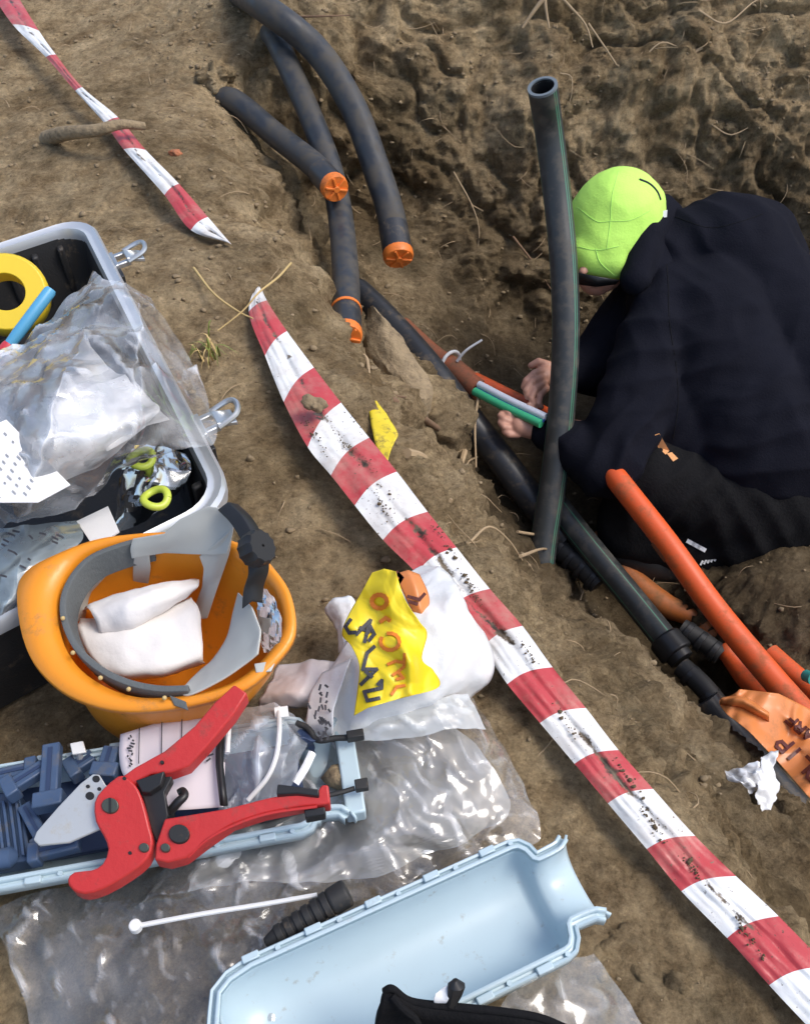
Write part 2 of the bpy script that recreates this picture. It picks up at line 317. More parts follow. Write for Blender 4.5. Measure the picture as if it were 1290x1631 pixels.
def folds(p, s, seed=0):                                    # straight crumple creases: facets meeting in sharp ridges, smooth stretches between
    rnd = random.Random(seed); q = p*s + mn.noise_vector(p*s*.3)*1.1; h = 0; a0 = rnd.uniform(0, math.pi)
    for k in range(7):
        a = a0 + rnd.gauss(0, .55); f = rnd.uniform(.45, 1.5); x = (q.x*math.cos(a)+q.y*math.sin(a))*f+q.z*.5+rnd.random()*9
        e = abs((x % 2)-1); g_ = max(0, min(1, mn.noise(q*.35+Vector((k*7, seed, 0)))*2.6+.15)); h += (e + 1.2*max(0, .14-e))/f*g_
    return h/3-.35
def crumple(rows, amp, s, seed=0, fade=False, fine=.35):
    out = []; nr, nc = len(rows), len(rows[0])
    for j, r in enumerate(rows):
        o = []
        for i, p in enumerate(r):
            k = 1
            if fade: k = min(1, 6*min(i, nc-1-i, j, nr-1-j)/min(nr, nc))*.85+.15
            d = folds(p, s, seed) + fine*folds(p, s*2.7, seed+5)
            nv = mn.noise_vector(p*s*1.1)
            o.append(p + Vector((nv.x*.35, nv.y*.35, d))*amp*k)
        out.append(o)
    return out
def pxpoly(poly, z): return [P(u, v, z(u, v) if callable(z) else z) for u, v in poly]
def smooth_poly(poly, sub=4):
    pts = [Vector((*p, 0)) for p in poly]; n = len(pts); out = []
    for i in range(n):
        a, b, c, d = pts[i-1], pts[i], pts[(i+1) % n], pts[(i+2) % n]
        for k in range(sub):
            t = k/sub; q = (b*2 + (c-a)*t + (a*2-b*5+c*4-d)*t*t + (b*3-a-c*3+d)*t**3)*.5; out.append((q.x, q.y))
    return out
def disc(c, r, n=20): return [(c[0]+r*math.cos(2*math.pi*k/n), c[1]+r*.9*math.sin(2*math.pi*k/n)) for k in range(n)]
def blob(name, prims, voxel, mat, parent, smooth=6, wr=0, wscale=20, wseed=0, creases=()):
    mb = MB()
    for a, ra, b, rb in prims:
        a, b = Vector(a), Vector(b); L = (b-a).length; n = max(1, int(L/(min(ra, rb)*.3)))
        for k in range(n+1): t = k/n; mb.ball(a.lerp(b, t), ra+(rb-ra)*t, 16, 12)
    o = part(name, mb, mat, None, smooth=False)
    r = o.modifiers.new('r', 'REMESH'); r.mode = 'VOXEL'; r.voxel_size = voxel
    sm = o.modifiers.new('s', 'SMOOTH'); sm.iterations = smooth; sm.factor = .5
    dg = bpy.context.evaluated_depsgraph_get(); dg.update(); me = bpy.data.meshes.new_from_object(o.evaluated_get(dg))
    o.modifiers.clear(); old = o.data; o.data = me; me.name = name; bpy.data.meshes.remove(old)
    if wr:
        nm = [v.normal.copy() for v in me.vertices]
        for v, n in zip(me.vertices, nm):
            q = v.co + Vector((wseed, 0, 0)); h = mn.noise(q*wscale*.35)*1.2 + (1-abs(mn.noise(Vector((q.x*wscale, q.y*wscale*.55, q.z*wscale*.8))))*2)*.6
            v.co += n*h*wr
            for c_, dr, rad, per, am in creases:                 # pulled cloth: a few parallel folds round a joint
                e = q - Vector((wseed, 0, 0)) - c_; g_ = math.exp(-(e.length/rad)**2)*.6
                if g_ > .02: ph = e.dot(dr)*6.283/per + 2.2*mn.noise(q*9); v.co += n*am*g_*(1-abs(math.sin(ph*.5))*2.0)
    me.polygons.foreach_set('use_smooth', [True]*len(me.polygons))
    if parent: o.parent = parent; o.matrix_parent_inverse = Matrix.Translation(parent.location).inverted()
    return o
FONT = {'A': [[(0,0),(.5,1),(1,0)],[(.2,.4),(.8,.4)]], 'R': [[(0,0),(0,1),(.8,1),(1,.75),(.8,.5),(0,.5)],[(.45,.5),(1,0)]], 'F': [[(0,0),(0,1),(1,1)],[(0,.5),(.8,.5)]],
 'O': [[(.2,0),(0,.3),(0,.7),(.2,1),(.8,1),(1,.7),(1,.3),(.8,0),(.2,0)]], 'L': [[(0,1),(0,0),(.9,0)]], 'I': [[(.5,0),(.5,1)]], 'P': [[(0,0),(0,1),(.8,1),(1,.75),(.8,.5),(0,.5)]],
 'S': [[(1,.85),(.7,1),(.2,1),(0,.75),(.25,.55),(.8,.45),(1,.25),(.8,0),(.2,0),(0,.15)]]}
def text_lines(txt, o, ux, vx, gap=1.3):                    # o, ux, vx in picture units
    out = []
    for k, ch_ in enumerate(txt):
        for ln in FONT.get(ch_, []): out.append([(o[0]+ux[0]*(x+k*gap)+vx[0]*y, o[1]+ux[1]*(x+k*gap)+vx[1]*y) for x, y in ln])
    return out

# ------------------------------------------------------------------ ground: bank, trench and far wall, one sheet out to the horizon
def axis(lo, hi, st, far):
    a = list(np.arange(lo, hi+st/2, st)); s = st; x = a[-1]; up = []
    while x < far: s *= 1.5; x += s; up.append(x)
    s = st; x = a[0]; dn = []
    while x > -far: s *= 1.5; x -= s; dn.append(x)
    return np.array(dn[::-1]+a+up)
gx, gy = axis(-1.5, 1.65, .0072, 60), np.array(sorted(set(np.round(np.r_[axis(-.1, 2.95, .0072, 60), np.arange(1.9, 2.5, .0072)+.0036], 5))))
XX, YY = np.meshgrid(gx, gy); flat = np.stack([XX.ravel(), YY.ravel()], 1); ZZ = Hn(flat).reshape(XX.shape)
zx = np.gradient(ZZ, gx, axis=1); zy = np.gradient(ZZ, gy, axis=0); nl = np.sqrt(zx**2+zy**2+1)
NX, NY, NZ = -zx/nl, -zy/nl, 1/nl
verts = np.stack([XX, YY, ZZ], -1).reshape(-1, 3); nrm = np.stack([NX, NY, NZ], -1).reshape(-1, 3)
disp = np.empty(len(verts))
for i, (x, y, z) in enumerate(verts):
    if -1.6 < x < 1.75 and -.2 < y < 3.05:
        p = Vector((x, y, z)); steep = min(1, 2.2*(1-nrm[i, 2])); w_ = p + mn.noise_vector(p*3.1)*.09 + mn.noise_vector(p*11)*.02
        big_ = mn.fractal(w_*2.6, .8, 2.0, 3); a = mn.fractal(w_*7.5, .8, 2.1, 4); rg = 1-2*abs(mn.noise(w_*8.5+Vector((3, 1, 7))))
        vd = mn.voronoi(w_*26)[0]; cl = vd[1]-vd[0]; msk = max(0, min(1, .5+1.8*mn.noise(p*4.4+Vector((5, 5, 1)))))
        vd2 = mn.voronoi(w_*62)[0]; cl2 = vd2[1]-vd2[0]
        disp[i] = (.010+.050*steep)*big_ + (.008+.020*steep)*a - (.003+.030*steep)*max(0, rg-.55)*2 + (.004+.011*steep)*min(.5, cl)*2*msk + (.0016+.003*steep)*min(.5, cl2)*2*(.4+msk) + .003*mn.noise(w_*95) + (.0025+.009*steep)*mn.fractal(w_*34, .7, 2.2, 3)
    else: disp[i] = 0
verts = verts + nrm*disp[:, None]
mb = MB(); mb.v = [tuple(v) for v in verts]; nxn = len(gx)
mb.f = [(j*nxn+i, j*nxn+i+1, (j+1)*nxn+i+1, (j+1)*nxn+i) for j in range(len(gy)-1) for i in range(nxn-1)]; mb.m = [0]*len(mb.f)
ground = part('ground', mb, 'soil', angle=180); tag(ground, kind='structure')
inner = np.where((verts[:, 0] > -1.3) & (verts[:, 0] < 1.4) & (verts[:, 1] > .05) & (verts[:, 1] < 2.7))[0]
def lump(mb, c, r, nu=7, nv=5, jag=.35):
    o = len(mb.v); mb.ball(c, r, nu, nv, sc=(1, random.uniform(.7, 1), random.uniform(.5, .8)))
    for k in range(o, len(mb.v)): d = mb.v[k]-Vector(c); mb.v[k] = Vector(c) + d*(1+jag*mn.noise(d*(1.3/r)+Vector(c)*50)*2.2)
mb = MB(); cnt = 0
while cnt < 7500:
    i = random.choice(inner); p = verts[i]
    if mn.noise(Vector(p)*5) + random.random()*.8 < .25: continue
    r = .0010+.0058*random.random()**6 + (.006*random.random() if random.random() < .02 else 0); lump(mb, Vector(p)+Vector(nrm[i])*r*.3, r); cnt += 1
tag(part('soil_crumbs', mb, 'clod', angle=180), 'loose crumbs of brown soil strewn over bank and trench sides', 'soil', kind='stuff')
mb = MB()                                                    # hair-thin roots all over the cut faces
for k in range(900):
    i = random.choice(inner); p = Vector(verts[i]); n = Vector(nrm[i])
    if nrm[i, 2] > .93 and random.random() < .75: continue
    d = Vector((random.gauss(0, 1), random.gauss(0, .6), random.gauss(-.5, .8))); d = (d-n*d.dot(n)).normalized(); L = random.uniform(.02, .09)
    bnd = n.cross(d)*random.gauss(0, .35)
    mb.tube([p-n*.004, p+d*L*.35+n*.006, p+d*L*.7+bnd*L*.4+n*.007, p+d*L+bnd*L+n*random.uniform(-.005, .012)], [.0011, .0009, .0007, .0004], 4, False, 2)
tag(part('fine_roots', mb, 'root', angle=180), 'fine hair roots hanging from the cut soil faces', 'roots', kind='stuff')

# ------------------------------------------------------------------ warning tape
def tape(name, label, stations, nacross, zf, first_red, group):
    """stations: (Lu, Lv, Ru, Rv) at every colour change"""
    root = None; mb = MB(); rows, cols = [], []; y = 0; prev = None; sub = 6
    S = [np.array(s, float) for s in stations]; Q = [2*S[0]-S[1]]+S+[2*S[-1]-S[-2]]
    for i in range(1, len(Q)-2):
        for k in range(sub + (1 if i == len(Q)-3 else 0)):
            t = k/sub; a, b, c, d = Q[i-1:i+3]; s = .5*(2*b+(c-a)*t+(2*a-5*b+4*c-d)*t*t+(3*b-a-3*c+d)*t**3)
            rows.append(s); cols.append((i-1+first_red) % 2)
    grid = []
    for j, s in enumerate(rows):
        L, R_ = s[:2], s[2:]; mid = (L+R_)/2; dv = (rows[min(j+1, len(rows)-1)]-rows[max(j-1, 0)]); dirv = (dv[:2]+dv[2:]); dirv /= np.hypot(*dirv)+1e-9
        cp = P(*mid, zf(*mid)); y += (cp-prev).length if prev else 0; prev = cp; r = []
        for i in range(nacross+1):
            x = i/nacross; q = L*(1-x)+R_*x - dirv*math.sin(math.pi*x)*np.hypot(*(R_-L))*.10
            z = zf(*q) + .006*math.sin(x*math.pi) - .0035*math.exp(-((x-.56)/.07)**2) + .004*mn.noise(Vector((x*3, y*22, 2))) + .0022*mn.noise(Vector((x*9, y*60, 5))) - .0012*math.exp(-((x-.3)/.03)**2)
            mb.uv[len(grid)*(nacross+1)+i] = (x, y); r.append(P(q[0], q[1], z))
        grid.append(r)
    mb.grid(grid, mis=lambda j, i: cols[j])
    o = part(name, mb, ['white_tape', 'red_tape'], angle=180)
    return tag(o, label, 'warning tape', group)
near_z = lambda u, v: float(np.interp(v, [440, 520, 620, 800, 1000, 1200, 1400, 1640], [.005, .022, .038, .050, .042, .028, .02, .02]))
tape('warning_tape', 'long dirty stretch of red and white tape crossing the bank in front of the worker',
     [(411,447,413,448),(396,496,425,478),(422,566,457,527),(452,640,500,585),(490,712,543,641),(527,757,588,697),(565,805,632,751),(610,860,681,815),(663,913,727,872),
      (712,975,780,938),(768,1032,832,997),(808,1090,880,1063),(860,1152,933,1128),(915,1217,985,1195),(968,1280,1040,1257),(1030,1353,1107,1332),(1085,1420,1172,1396),
      (1158,1495,1240,1460),(1225,1570,1318,1540),(1300,1650,1395,1620)], 24, near_z, 0, 'red and white barrier tapes')
far_z = lambda u, v: float(np.interp(v, [0, 100, 250, 390], [.05, .045, .05, .035]))
tape('warning_tape', 'thin twisted stretch of red and white tape above the open case, pointed at its end',
     [(-22,-25,14,-30),(20,38,62,48),(73,90,89,86),(120,144,131,138),(167,196,188,186),(197,237,232,238),(262,310,285,292),(304,366,331,345),(364,386,369,389)], 10, far_z, 1, 'red and white barrier tapes')

mb = MB()                                                    # crumbs of soil caught on the near tape
for cu, cv, su, n_ in ((545,700,17,70),(612,805,15,60),(500,690,16,60),(742,922,14,50),(755,945,12,40),(845,1045,16,40),(905,1150,16,35),(1045,1320,18,80),(1105,1385,14,60),(1190,1490,18,60),(1000,1240,20,35),(700,850,24,40),(600,760,24,30),(560,660,20,25)):
    for k in range(int(n_*.6)):
        a = random.gauss(0, 1); u = cu + a*su*.62 + random.gauss(0, 3.5); v = cv + a*su*.95 + random.gauss(0, 4); r = random.uniform(.0005, .0013)+(.002*random.random() if random.random() < .10 else 0)
        lump(mb, P(u, v, near_z(u, v)+.0065), r)
tag(part('tape_crumbs', mb, plain('damp_crumb', (.12,.088,.052), .95, var=.4, dscale=60, spec=.2), angle=180), 'dark crumbs of damp soil strewn along the near red and white tape', 'soil', kind='stuff')

# ------------------------------------------------------------------ pipes
def stripe_of(pts, r, seg, dirs):
    tmp = MB().tube(pts, r, seg, False, 8); k0 = (len(tmp.v)//seg//2)*seg; ring = [Vector(v) for v in tmp.v[k0:k0+seg]]; c = sum(ring, Vector())/seg
    ctr = [((ring[k]+ring[(k+1) % seg])/2-c).normalized() for k in range(seg)]
    return {max(range(seg), key=lambda k: ctr[k].dot(Vector(d).normalized())) for d in dirs}
def plug(mb, a, d, r, mi=0):
    d = d.normalized(); mb.tube([a, a+d*.012, a+d*.020], [r*1.06, r*1.08, r*1.0], 20, True, 1, mi)
def capped_pipe(label, pts, r, ring=None):
    W = []
    for k, (u, v, dep) in enumerate(pts):
        gd = (G(u, v)-Vector(CP)).dot(Vector(FW)); W.append(G(u, v, -.06) if k == 0 else D(u, v, min(dep, gd-.012-r*.5)))
    t = thing('capped_pipe', label, 'pipe', W[-1], 'black pipes sticking out of the far trench wall')
    mb = MB().tube(W, r, 24, True, 8); part('pipe_body', mb, 'dusty_pipe', t)
    d = (W[-1]-W[-2]).normalized(); mb = MB(); plug(mb, W[-1]-d*.008, d, r)
    x = d.orthogonal().normalized(); y = d.cross(x); e = W[-1]+d*.012
    for k in range(6):
        a = k*math.pi/3; mb.box(e+(x*math.cos(a)+y*math.sin(a))*r*.5, (x*math.cos(a)+y*math.sin(a))*r*.42, (y*math.cos(a)-x*math.sin(a))*.0022, d*.004)
    mb.tube([e-d*.002, e+d*.005], [r*.28, r*.25], 14, True, 1)
    part('end_plug', mb, 'cap_orange', t, bevel=.001)
    mb = MB().tube([W[-1]-d*.075, W[-1]-d*.004], [r*1.04, r*1.05], 24, True, 1); part('end_sleeve', mb, 'black_pipe', t)
    if ring: part('tape_ring', MB().tube([W[-1]-d*.082, W[-1]-d*.074], r*1.09, 24, True, 1), 'cap_orange', t)
    return t
capped_pipe('black pipe with orange end plug reaching sideways across another pipe', [(334,124,2.25),(372,160,2.1),(440,215,2.0),(500,262,1.9),(532,297,1.83)], .0275)
capped_pipe('long black pipe hanging lowest, with an orange ring and orange plug at its end', [(424,18,2.2),(438,60,2.1),(480,150,2.02),(520,250,1.96),(540,330,1.90),(550,430,1.76),(552,532,1.60)], .0275, True)
capped_pipe('thick bent black pipe with orange plug furthest right of the plugged ones', [(340,-70,2.3),(415,8,2.05),(500,75,2.02),(560,165,2.0),(600,270,1.97),(622,340,1.94),(634,405,1.90)], .0315)
pts = [D(*p) for p in [(862,900,1.87),(868,850,1.87),(885,740,1.86),(897,620,1.84),(901,520,1.82),(897,410,1.805),(886,300,1.79),(874,205,1.745),(864,137,1.665)]]
t = thing('upright_pipe', 'grey black pipe with green stripes standing upright, its open end at the top', 'pipe', pts[0])
R0 = .0288
part('pipe_body', MB().tube(pts, R0, 60, False, 8, stripe=stripe_of(pts, R0, 60, [(.52,-.75,.35), (.66,-.66,.3), (.93,-.2,.05), (-1,-.1,0), (0,1,0)])), ['grey_pipe', 'green_stripe'], t)
a, b = pts[-2], pts[-1]; d = (b-a).normalized()
part('pipe_bore', MB().tube([b-d*.06, b-d*.002], R0*.78, 30, False, 1), 'pipe_inside', t)
x = d.orthogonal().normalized(); y = d.cross(x)
ringr = lambda r, h: [b+d*h+(x*math.cos(2*math.pi*k/36)+y*math.sin(2*math.pi*k/36))*r for k in range(36)]
part('pipe_lip', MB().grid([ringr(R0*1.005, -.004), ringr(R0*1.005, .001), ringr(R0*.79, .001), ringr(R0*.78, -.006)], closed=True), 'pipe_cut', t)
W = [D(*p) for p in [(560,455,2.13),(600,492,2.1),(650,545,2.06),(700,605,2.0),(745,665,1.98),(800,735,1.96),(850,800,1.94),(900,860,1.93)]]
tag(part('buried_pipe', MB().tube(W, .033, 24, True, 8), 'black_pipe'), 'black pipe running down from the soil ledge to the foot of the upright pipe', 'pipe')
W = [D(*p) for p in [(872,785,1.93),(930,860,1.88),(1000,945,1.83),(1062,1022,1.77)]]
t = thing('green_striped_pipe', 'black pipe with green stripe lying in the trench and ending in a coupling', 'pipe', W[-1])
part('pipe_body', MB().tube(W, .027, 60, True, 8, stripe=stripe_of(W, .027, 60, [(.3,-.3,.9), (-.8,-.4,.2), (.5,.8,0)])), ['grey_pipe', 'green_stripe'], t)
d = (W[-1]-W[-2]).normalized()
part('coupling', MB().tube([W[-1]-d*.012, W[-1]-d*.008, W[-1]+d*.03, W[-1]+d*.033], [.030, .035, .036, .031], 12, True, 1).tube([W[-1]+d*.03, W[-1]+d*.048], [.027, .026], 20, True, 1), 'black', t, bevel=.002)
def fitting(label, pts, r, mat='rubber', rings=3):
    W = [D(*p) for p in pts]; t = thing('pipe_fitting', label, 'pipe fitting', W[0]); d = W[-1]-W[0]; L = d.length; d.normalize()
    part('fitting_body', MB().tube(W, r, 20, True, 3), mat, t); mb = MB()
    for k in range(rings): c = W[0]+d*L*(k+.5)/rings; mb.tube([c-d*.006, c+d*.006], r*1.16, 12, True, 1)
    part('clamp_ring', mb, 'black', t, bevel=.0015); return t
fitting('dark ribbed coupling lying in soil left of the green striped pipe', [(885,868,1.93),(925,898,1.9),(955,930,1.88)], .027, rings=4)
fitting('black fitting behind the coupling, beside the short orange pipe', [(1085,1000,1.78),(1120,1022,1.76),(1148,1045,1.74)], .02, rings=3)
fitting('small black connector below the coupling, against the sandy soil edge', [(1085,1062,1.74),(1118,1092,1.71),(1145,1125,1.69)], .021, rings=2)
W = [D(*p) for p in [(1125,1115,1.68),(1165,1165,1.66),(1225,1238,1.6),(1300,1320,1.54)]]
tag(part('trench_pipe', MB().tube(W, .027, 24, True, 8), 'black_pipe'), 'dark pipe at the bottom right, passing under the orange printed tape', 'pipe')
W = [D(*p) for p in [(972,748,1.80),(988,770,1.765),(1060,862,1.70),(1140,972,1.64),(1230,1080,1.57),(1310,1170,1.5)]]
t = thing('orange_pipe', 'long bright orange pipe slanting from the worker down to the right edge', 'pipe', W[-1])
part('pipe_body', MB().tube(W, .0235, 24, True, 8), 'orange_pipe', t)
d = (W[3]-W[1]).normalized(); c = W[1].lerp(W[3], .52)
part('mud_smear', MB().tube([c-d*.022, c, c+d*.02], [.0238, .0243, .0238], 24, True, 3), 'brown_orange', t)
W = [D(*p) for p in [(945,850,1.96),(985,900,1.94),(1050,958,1.9),(1105,985,1.87),(1150,1030,1.84)]]
tag(part('orange_duct', MB().tube(W, [.022, .024, .027, .022, .02], 20, True, 8), 'dull_orange'), 'muddy dull orange duct half buried beside the green striped pipe', 'duct')
W = [D(*p) for p in [(1160,1040,1.74),(1190,1075,1.72),(1225,1110,1.68),(1250,1140,1.66)]]
tag(part('orange_stub', MB().tube(W, [.02, .027, .028, .028], 20, True, 6).ball(W[0], .021, 14, 10), 'orange_pipe'), 'short rounded orange pipe end above the printed orange tape', 'pipe')
W = [D(*p) for p in [(1225,1040,1.68),(1265,1075,1.64),(1310,1112,1.6)]]
t = thing('orange_conduit', 'orange conduit with teal tube end at the right edge behind the long orange pipe', 'duct', W[0])
part('conduit_body', MB().tube(W, .02, 20, True, 6), 'orange_pipe', t)
part('tube_end', MB().tube([D(1283,1076,1.59), D(1296,1082,1.57)], [.011, .012], 16, True, 1), 'teal', t)
# duct with micro tubes being handled
W = [D(*p) for p in [(640,520,2.16),(690,566,2.09),(720,585,2.05),(764,622,1.99)]]
t = thing('cable_duct', 'earthy orange duct cut open to show green, white and blue tubes in the worker\'s hands', 'duct', W[-1])
part('duct_sheath', MB().tube(W, .0255, 24, True, 6), 'brown_orange', t)
part('cut_sheath', MB().tube([D(755,606,2.01), D(800,624,1.975), D(880,662,1.92)], [.020, .0145, .0125], 16, True, 4), 'orange_pipe', t)
off = [('green_tube', 'green_tube', -4, 9, .0095), ('white_tube', 'milky_tube', 3, -2, .0085), ('blue_tube', 'blue_tube', 0, 4, .0042)]
for nm, mt, du, dv, r in off: part(nm, MB().tube([D(760+du, 614+dv, 1.965), D(810+du, 640+dv, 1.905), D(866+du, 666+dv, 1.85)], r, 14, True, 4), mt, t)
c = D(718,577,2.055); d = (W[2]-W[1]).normalized(); x = d.orthogonal().normalized(); y = d.cross(x)
t = thing('cable_tie', 'white cable tie tightened round the earthy orange duct, tail sticking up', 'cable tie', c)
part('tie_loop', MB().tube([c+(x*math.cos(a)+y*math.sin(a))*.0278 for a in np.linspace(0, 2*math.pi, 25)], .0042, 8, True, 1), 'white', t)
part('tie_tail', MB().tube([D(728,575,2.02), D(742,558,2.0), D(768,541,1.99)], [.0036, .003, .0026], 8, True, 4), 'white', t)

# ------------------------------------------------------------------ printed orange tape in the trench, yellow tape, scrap
def ztilt(u0, v0, z0, du, dv): return lambda u, v: z0 + (u-u0)*du + (v-v0)*dv
zo = lambda u, v: -.475 + (v-1150)*.00012 + .018*math.sin((u-1150)*.035+(v-1150)*.02) + .020*folds(Vector((u*.001, -v*.001, .7)), 52, 6)
t = thing('printed_tape', 'crumpled orange underground warning tape with dark red print by the right edge', 'warning tape', P(1200,1160,-.5))
rows = [[(1168,1108,0),(1178,1098,0),(1240,1105,0),(1330,1150,0)],[(1150,1112,0),(1185,1120,0),(1240,1140,0),(1330,1200,0)],[(1146,1122,0),(1190,1150,0),(1240,1180,0),(1330,1240,0)],
        [(1160,1140,0),(1195,1165,0),(1240,1205,0),(1330,1290,0)],[(1180,1150,0),(1205,1178,0),(1240,1215,0),(1330,1318,0)]]
g = [[P(u, v, zo(u, v)) for u, v, z in r] for r in loft(rows, 60, 12)]
part('tape_sheet', MB().grid(g), 'orange_tape', t, angle=180, solid=.0008)
rows = [[(1146,1122,0),(1180,1128,0),(1225,1150,0)],[(1150,1112,0),(1180,1113,0),(1225,1140,0)],[(1170,1108,0),(1190,1112,0),(1225,1135,0)]]
g = [[P(u, v, zo(u, v)+.02*math.sin(math.pi*min(1, j/8))) for i, (u, v, z) in enumerate(r)] for j, r in enumerate(loft(rows, 14, 4))]
part('curled_edge', MB().grid(g), 'orange_tape', t, angle=180, solid=.0008)
mb = MB()
mb.strokes(text_lines('ARF', (1297,1170), (-9,-8), (-11,10), 1.45), 4.6, lambda u, v: P(u, v, zo(u, v)+.0035))
mb.strokes(text_lines('OLIP', (1312,1232), (-12,-12), (-17,15), 1.35), 5.5, lambda u, v: P(u, v, zo(u, v)+.0035))
part('print', mb, 'maroon', t, smooth=False)
c = G(600, 690); zy_ = lambda u, v: c.z + .035 + (v-690)*.0002
rows = [[(565,595,0),(575,600,0)],[(583,640,0),(603,645,0)],[(592,680,0),(632,690,0)],[(600,715,0),(628,705,0)],[(612,742,0),(618,735,0)]]
g = [[P(u, v, zy_(u, v)) for u, v, z in r] for r in loft(rows, 8, 5)]
tag(part('yellow_scrap', MB().grid(crumple(g, .006, 30, 3)), 'dirty_yellow', angle=180, solid=.0008), 'muddy scrap of yellow tape sticking out of the bank beside the red and white tape', 'tape scrap')
base = G(1205, 1245)
t = thing('plastic_scrap', 'crumpled white plastic scrap lying on the slope below the printed orange tape', 'plastic scrap', base)
z0 = G(1172, 1262).z+.045
rows = [[(1155,1228,z0),(1158,1250,z0-.004),(1190,1268,z0)],[(1180,1222,z0+.012),(1185,1245,z0+.02),(1203,1264,z0)],[(1208,1215,z0+.012),(1208,1238,z0+.012),(1212,1262,z0)]]
part('torn_flap', MB().grid(crumple(world_rows(loft(rows, 16, 7)), .012, 120.0, 8)), film('scrap_film', .45, var=.35), t, angle=180)
rows = [[(1212,1205,z0+.01),(1240,1198,z0+.01)],[(1208,1225,z0+.015),(1233,1222,z0+.014)],[(1205,1250,z0+.012),(1240,1248,z0+.01)],[(1202,1272,z0+.008),(1238,1268,z0+.006)],[(1212,1290,z0),(1228,1290,z0)]]
part('folded_strip', MB().grid(crumple(world_rows(loft(rows, 12, 6)), .010, 108.0, 4)), 'bag_white', t, angle=180, solid=.0006)

# ------------------------------------------------------------------ open case and what lies in it
CZ = .155
A, B = P(131, 352, CZ), P(358, 800, CZ)
cy = (A-B).normalized(); cx = Vector((-cy.y, cy.x, 0)); cx = (cx*math.cos(.17)-cy*math.sin(.17)).normalized(); CL, CWD = (A-B).length, .42      # cx points away from the tape
CO = B - cx*.004
def case_pt(x, y, z): return Vector((CO.x, CO.y, 0)) + cx*x + cy*y + Vector((0, 0, z))
def rrect(x0, y0, x1, y1, r, z, n=6):
    out = []
    for cx_, cy_, a0 in ((x1-r, y1-r, 0), (x0+r, y1-r, 90), (x0+r, y0+r, 180), (x1-r, y0+r, 270)):
        for k in range(n+1): a = math.radians(a0+90*k/n); out.append(case_pt(cx_+r*math.cos(a), cy_+r*math.sin(a), z))
    return out
t = thing('tool_case', 'open black hard case with aluminium rim and two latches, ribbed inside', 'tool case', case_pt(CWD/2, CL/2, 0))
W_, L_ = CWD, CL
part('case_shell', MB().grid([rrect(-.004, -.004, W_+.004, L_+.004, .045, CZ-.012), rrect(0, 0, W_, L_, .045, .10), rrect(.012, .012, W_-.012, L_-.012, .04, .006), rrect(.03, .03, W_-.03, L_-.03, .03, .0),
     ], closed=True).grid([rrect(.012, .012, W_-.012, L_-.012, .035, CZ-.008), rrect(.03, .03, W_-.03, L_-.03, .03, .03), rrect(.1, .1, W_-.1, L_-.1, .02, .028), rrect(.19, .25, W_-.19, L_-.25, .01, .028)], closed=True), 'case_black', t)
for k in range(9): x = .05+.04*k; part('inner_rib', MB().box(case_pt(x, L_-.020, .078), cx*.005, cy*.007, (0, 0, .06)), 'case_black', t, bevel=.003)
for k in range(12): y = .06+.042*k; part('inner_rib', MB().box(case_pt(.020, y, .078), cx*.007, cy*.005, (0, 0, .06)), 'case_black', t, bevel=.003)
part('rim', MB().grid([rrect(-.010, -.010, W_+.010, L_+.010, .052, CZ-.016), rrect(-.010, -.010, W_+.010, L_+.010, .052, CZ), rrect(-.006, -.006, W_+.006, L_+.006, .05, CZ+.005),
     rrect(.001, .001, W_-.001, L_-.001, .045, CZ+.001), rrect(.003, .003, W_-.003, L_-.003, .045, CZ+.001), rrect(.009, .009, W_-.009, L_-.009, .04, CZ+.004), rrect(.012, .012, W_-.012, L_-.012, .037, CZ-.004), rrect(.012, .012, W_-.012, L_-.012, .037, CZ-.02)], closed=True), 'alu', t)
for y in (L_*.80, L_*.195):
    l = part('latch', MB().box(case_pt(-.012, y, CZ-.012), cx*.003, cy*.020, (0, 0, .014)).box(case_pt(-.022, y+.012, CZ-.004), cx*.012, cy*.004, (0, 0, .004)).box(case_pt(-.022, y-.012, CZ-.004), cx*.012, cy*.004, (0, 0, .004))
         .box(case_pt(-.042, y-.004, CZ-.002), cx*.013+Vector((0, 0, .005)), cy*.013, (0, 0, .003)), 'steel', t, bevel=.0015)
    part('latch_hook', MB().tube([case_pt(-.03, y-.017, CZ), case_pt(-.055, y-.015, CZ+.006), case_pt(-.062, y, CZ+.008), case_pt(-.055, y+.013, CZ+.006), case_pt(-.03, y+.014, CZ)], .0035, 8, True, 4), 'steel', l)
    part('latch_base', MB().box(case_pt(-.013, y-.03, CZ-.02), cx*.003, cy*.012, (0, 0, .016)), 'black', l, bevel=.001)
# yellow roll
c = P(12, 470, .15); n = Vector((.25, -.62, .75)).normalized(); x = n.orthogonal().normalized(); y = n.cross(x)
prof = [(.026, -.018), (.052, -.018), (.056, -.012), (.056, .012), (.052, .018), (.026, .018)]
rows = [[c+(x*math.cos(a)+y*math.sin(a))*r+n*h for a in np.linspace(0, 2*math.pi, 40, endpoint=False)] for r, h in prof+prof[:1]]
tag(part('tape_roll', MB().grid(rows, closed=True), 'yellow_roll', bevel=.001), 'yellow roll of tape lying in the far corner of the open case', 'tape roll')
a, b = P(82, 460, .215), P(16, 548, .175)
t = thing('marker_pen', 'light blue marker pen with red end leaning on the yellow tape roll', 'pen', b)
part('pen_body', MB().tube([a, a.lerp(b, .04), a.lerp(b, .8), b], [.006, .0078, .0078, .007], 16, True, 1), 'pen_blue', t)
d = (b-a).normalized(); part('pen_cap', MB().tube([b, b+d*.004, b+d*.04, b+d*.045], [.0078, .0088, .0085, .006], 16, True, 1), 'pen_red', t)
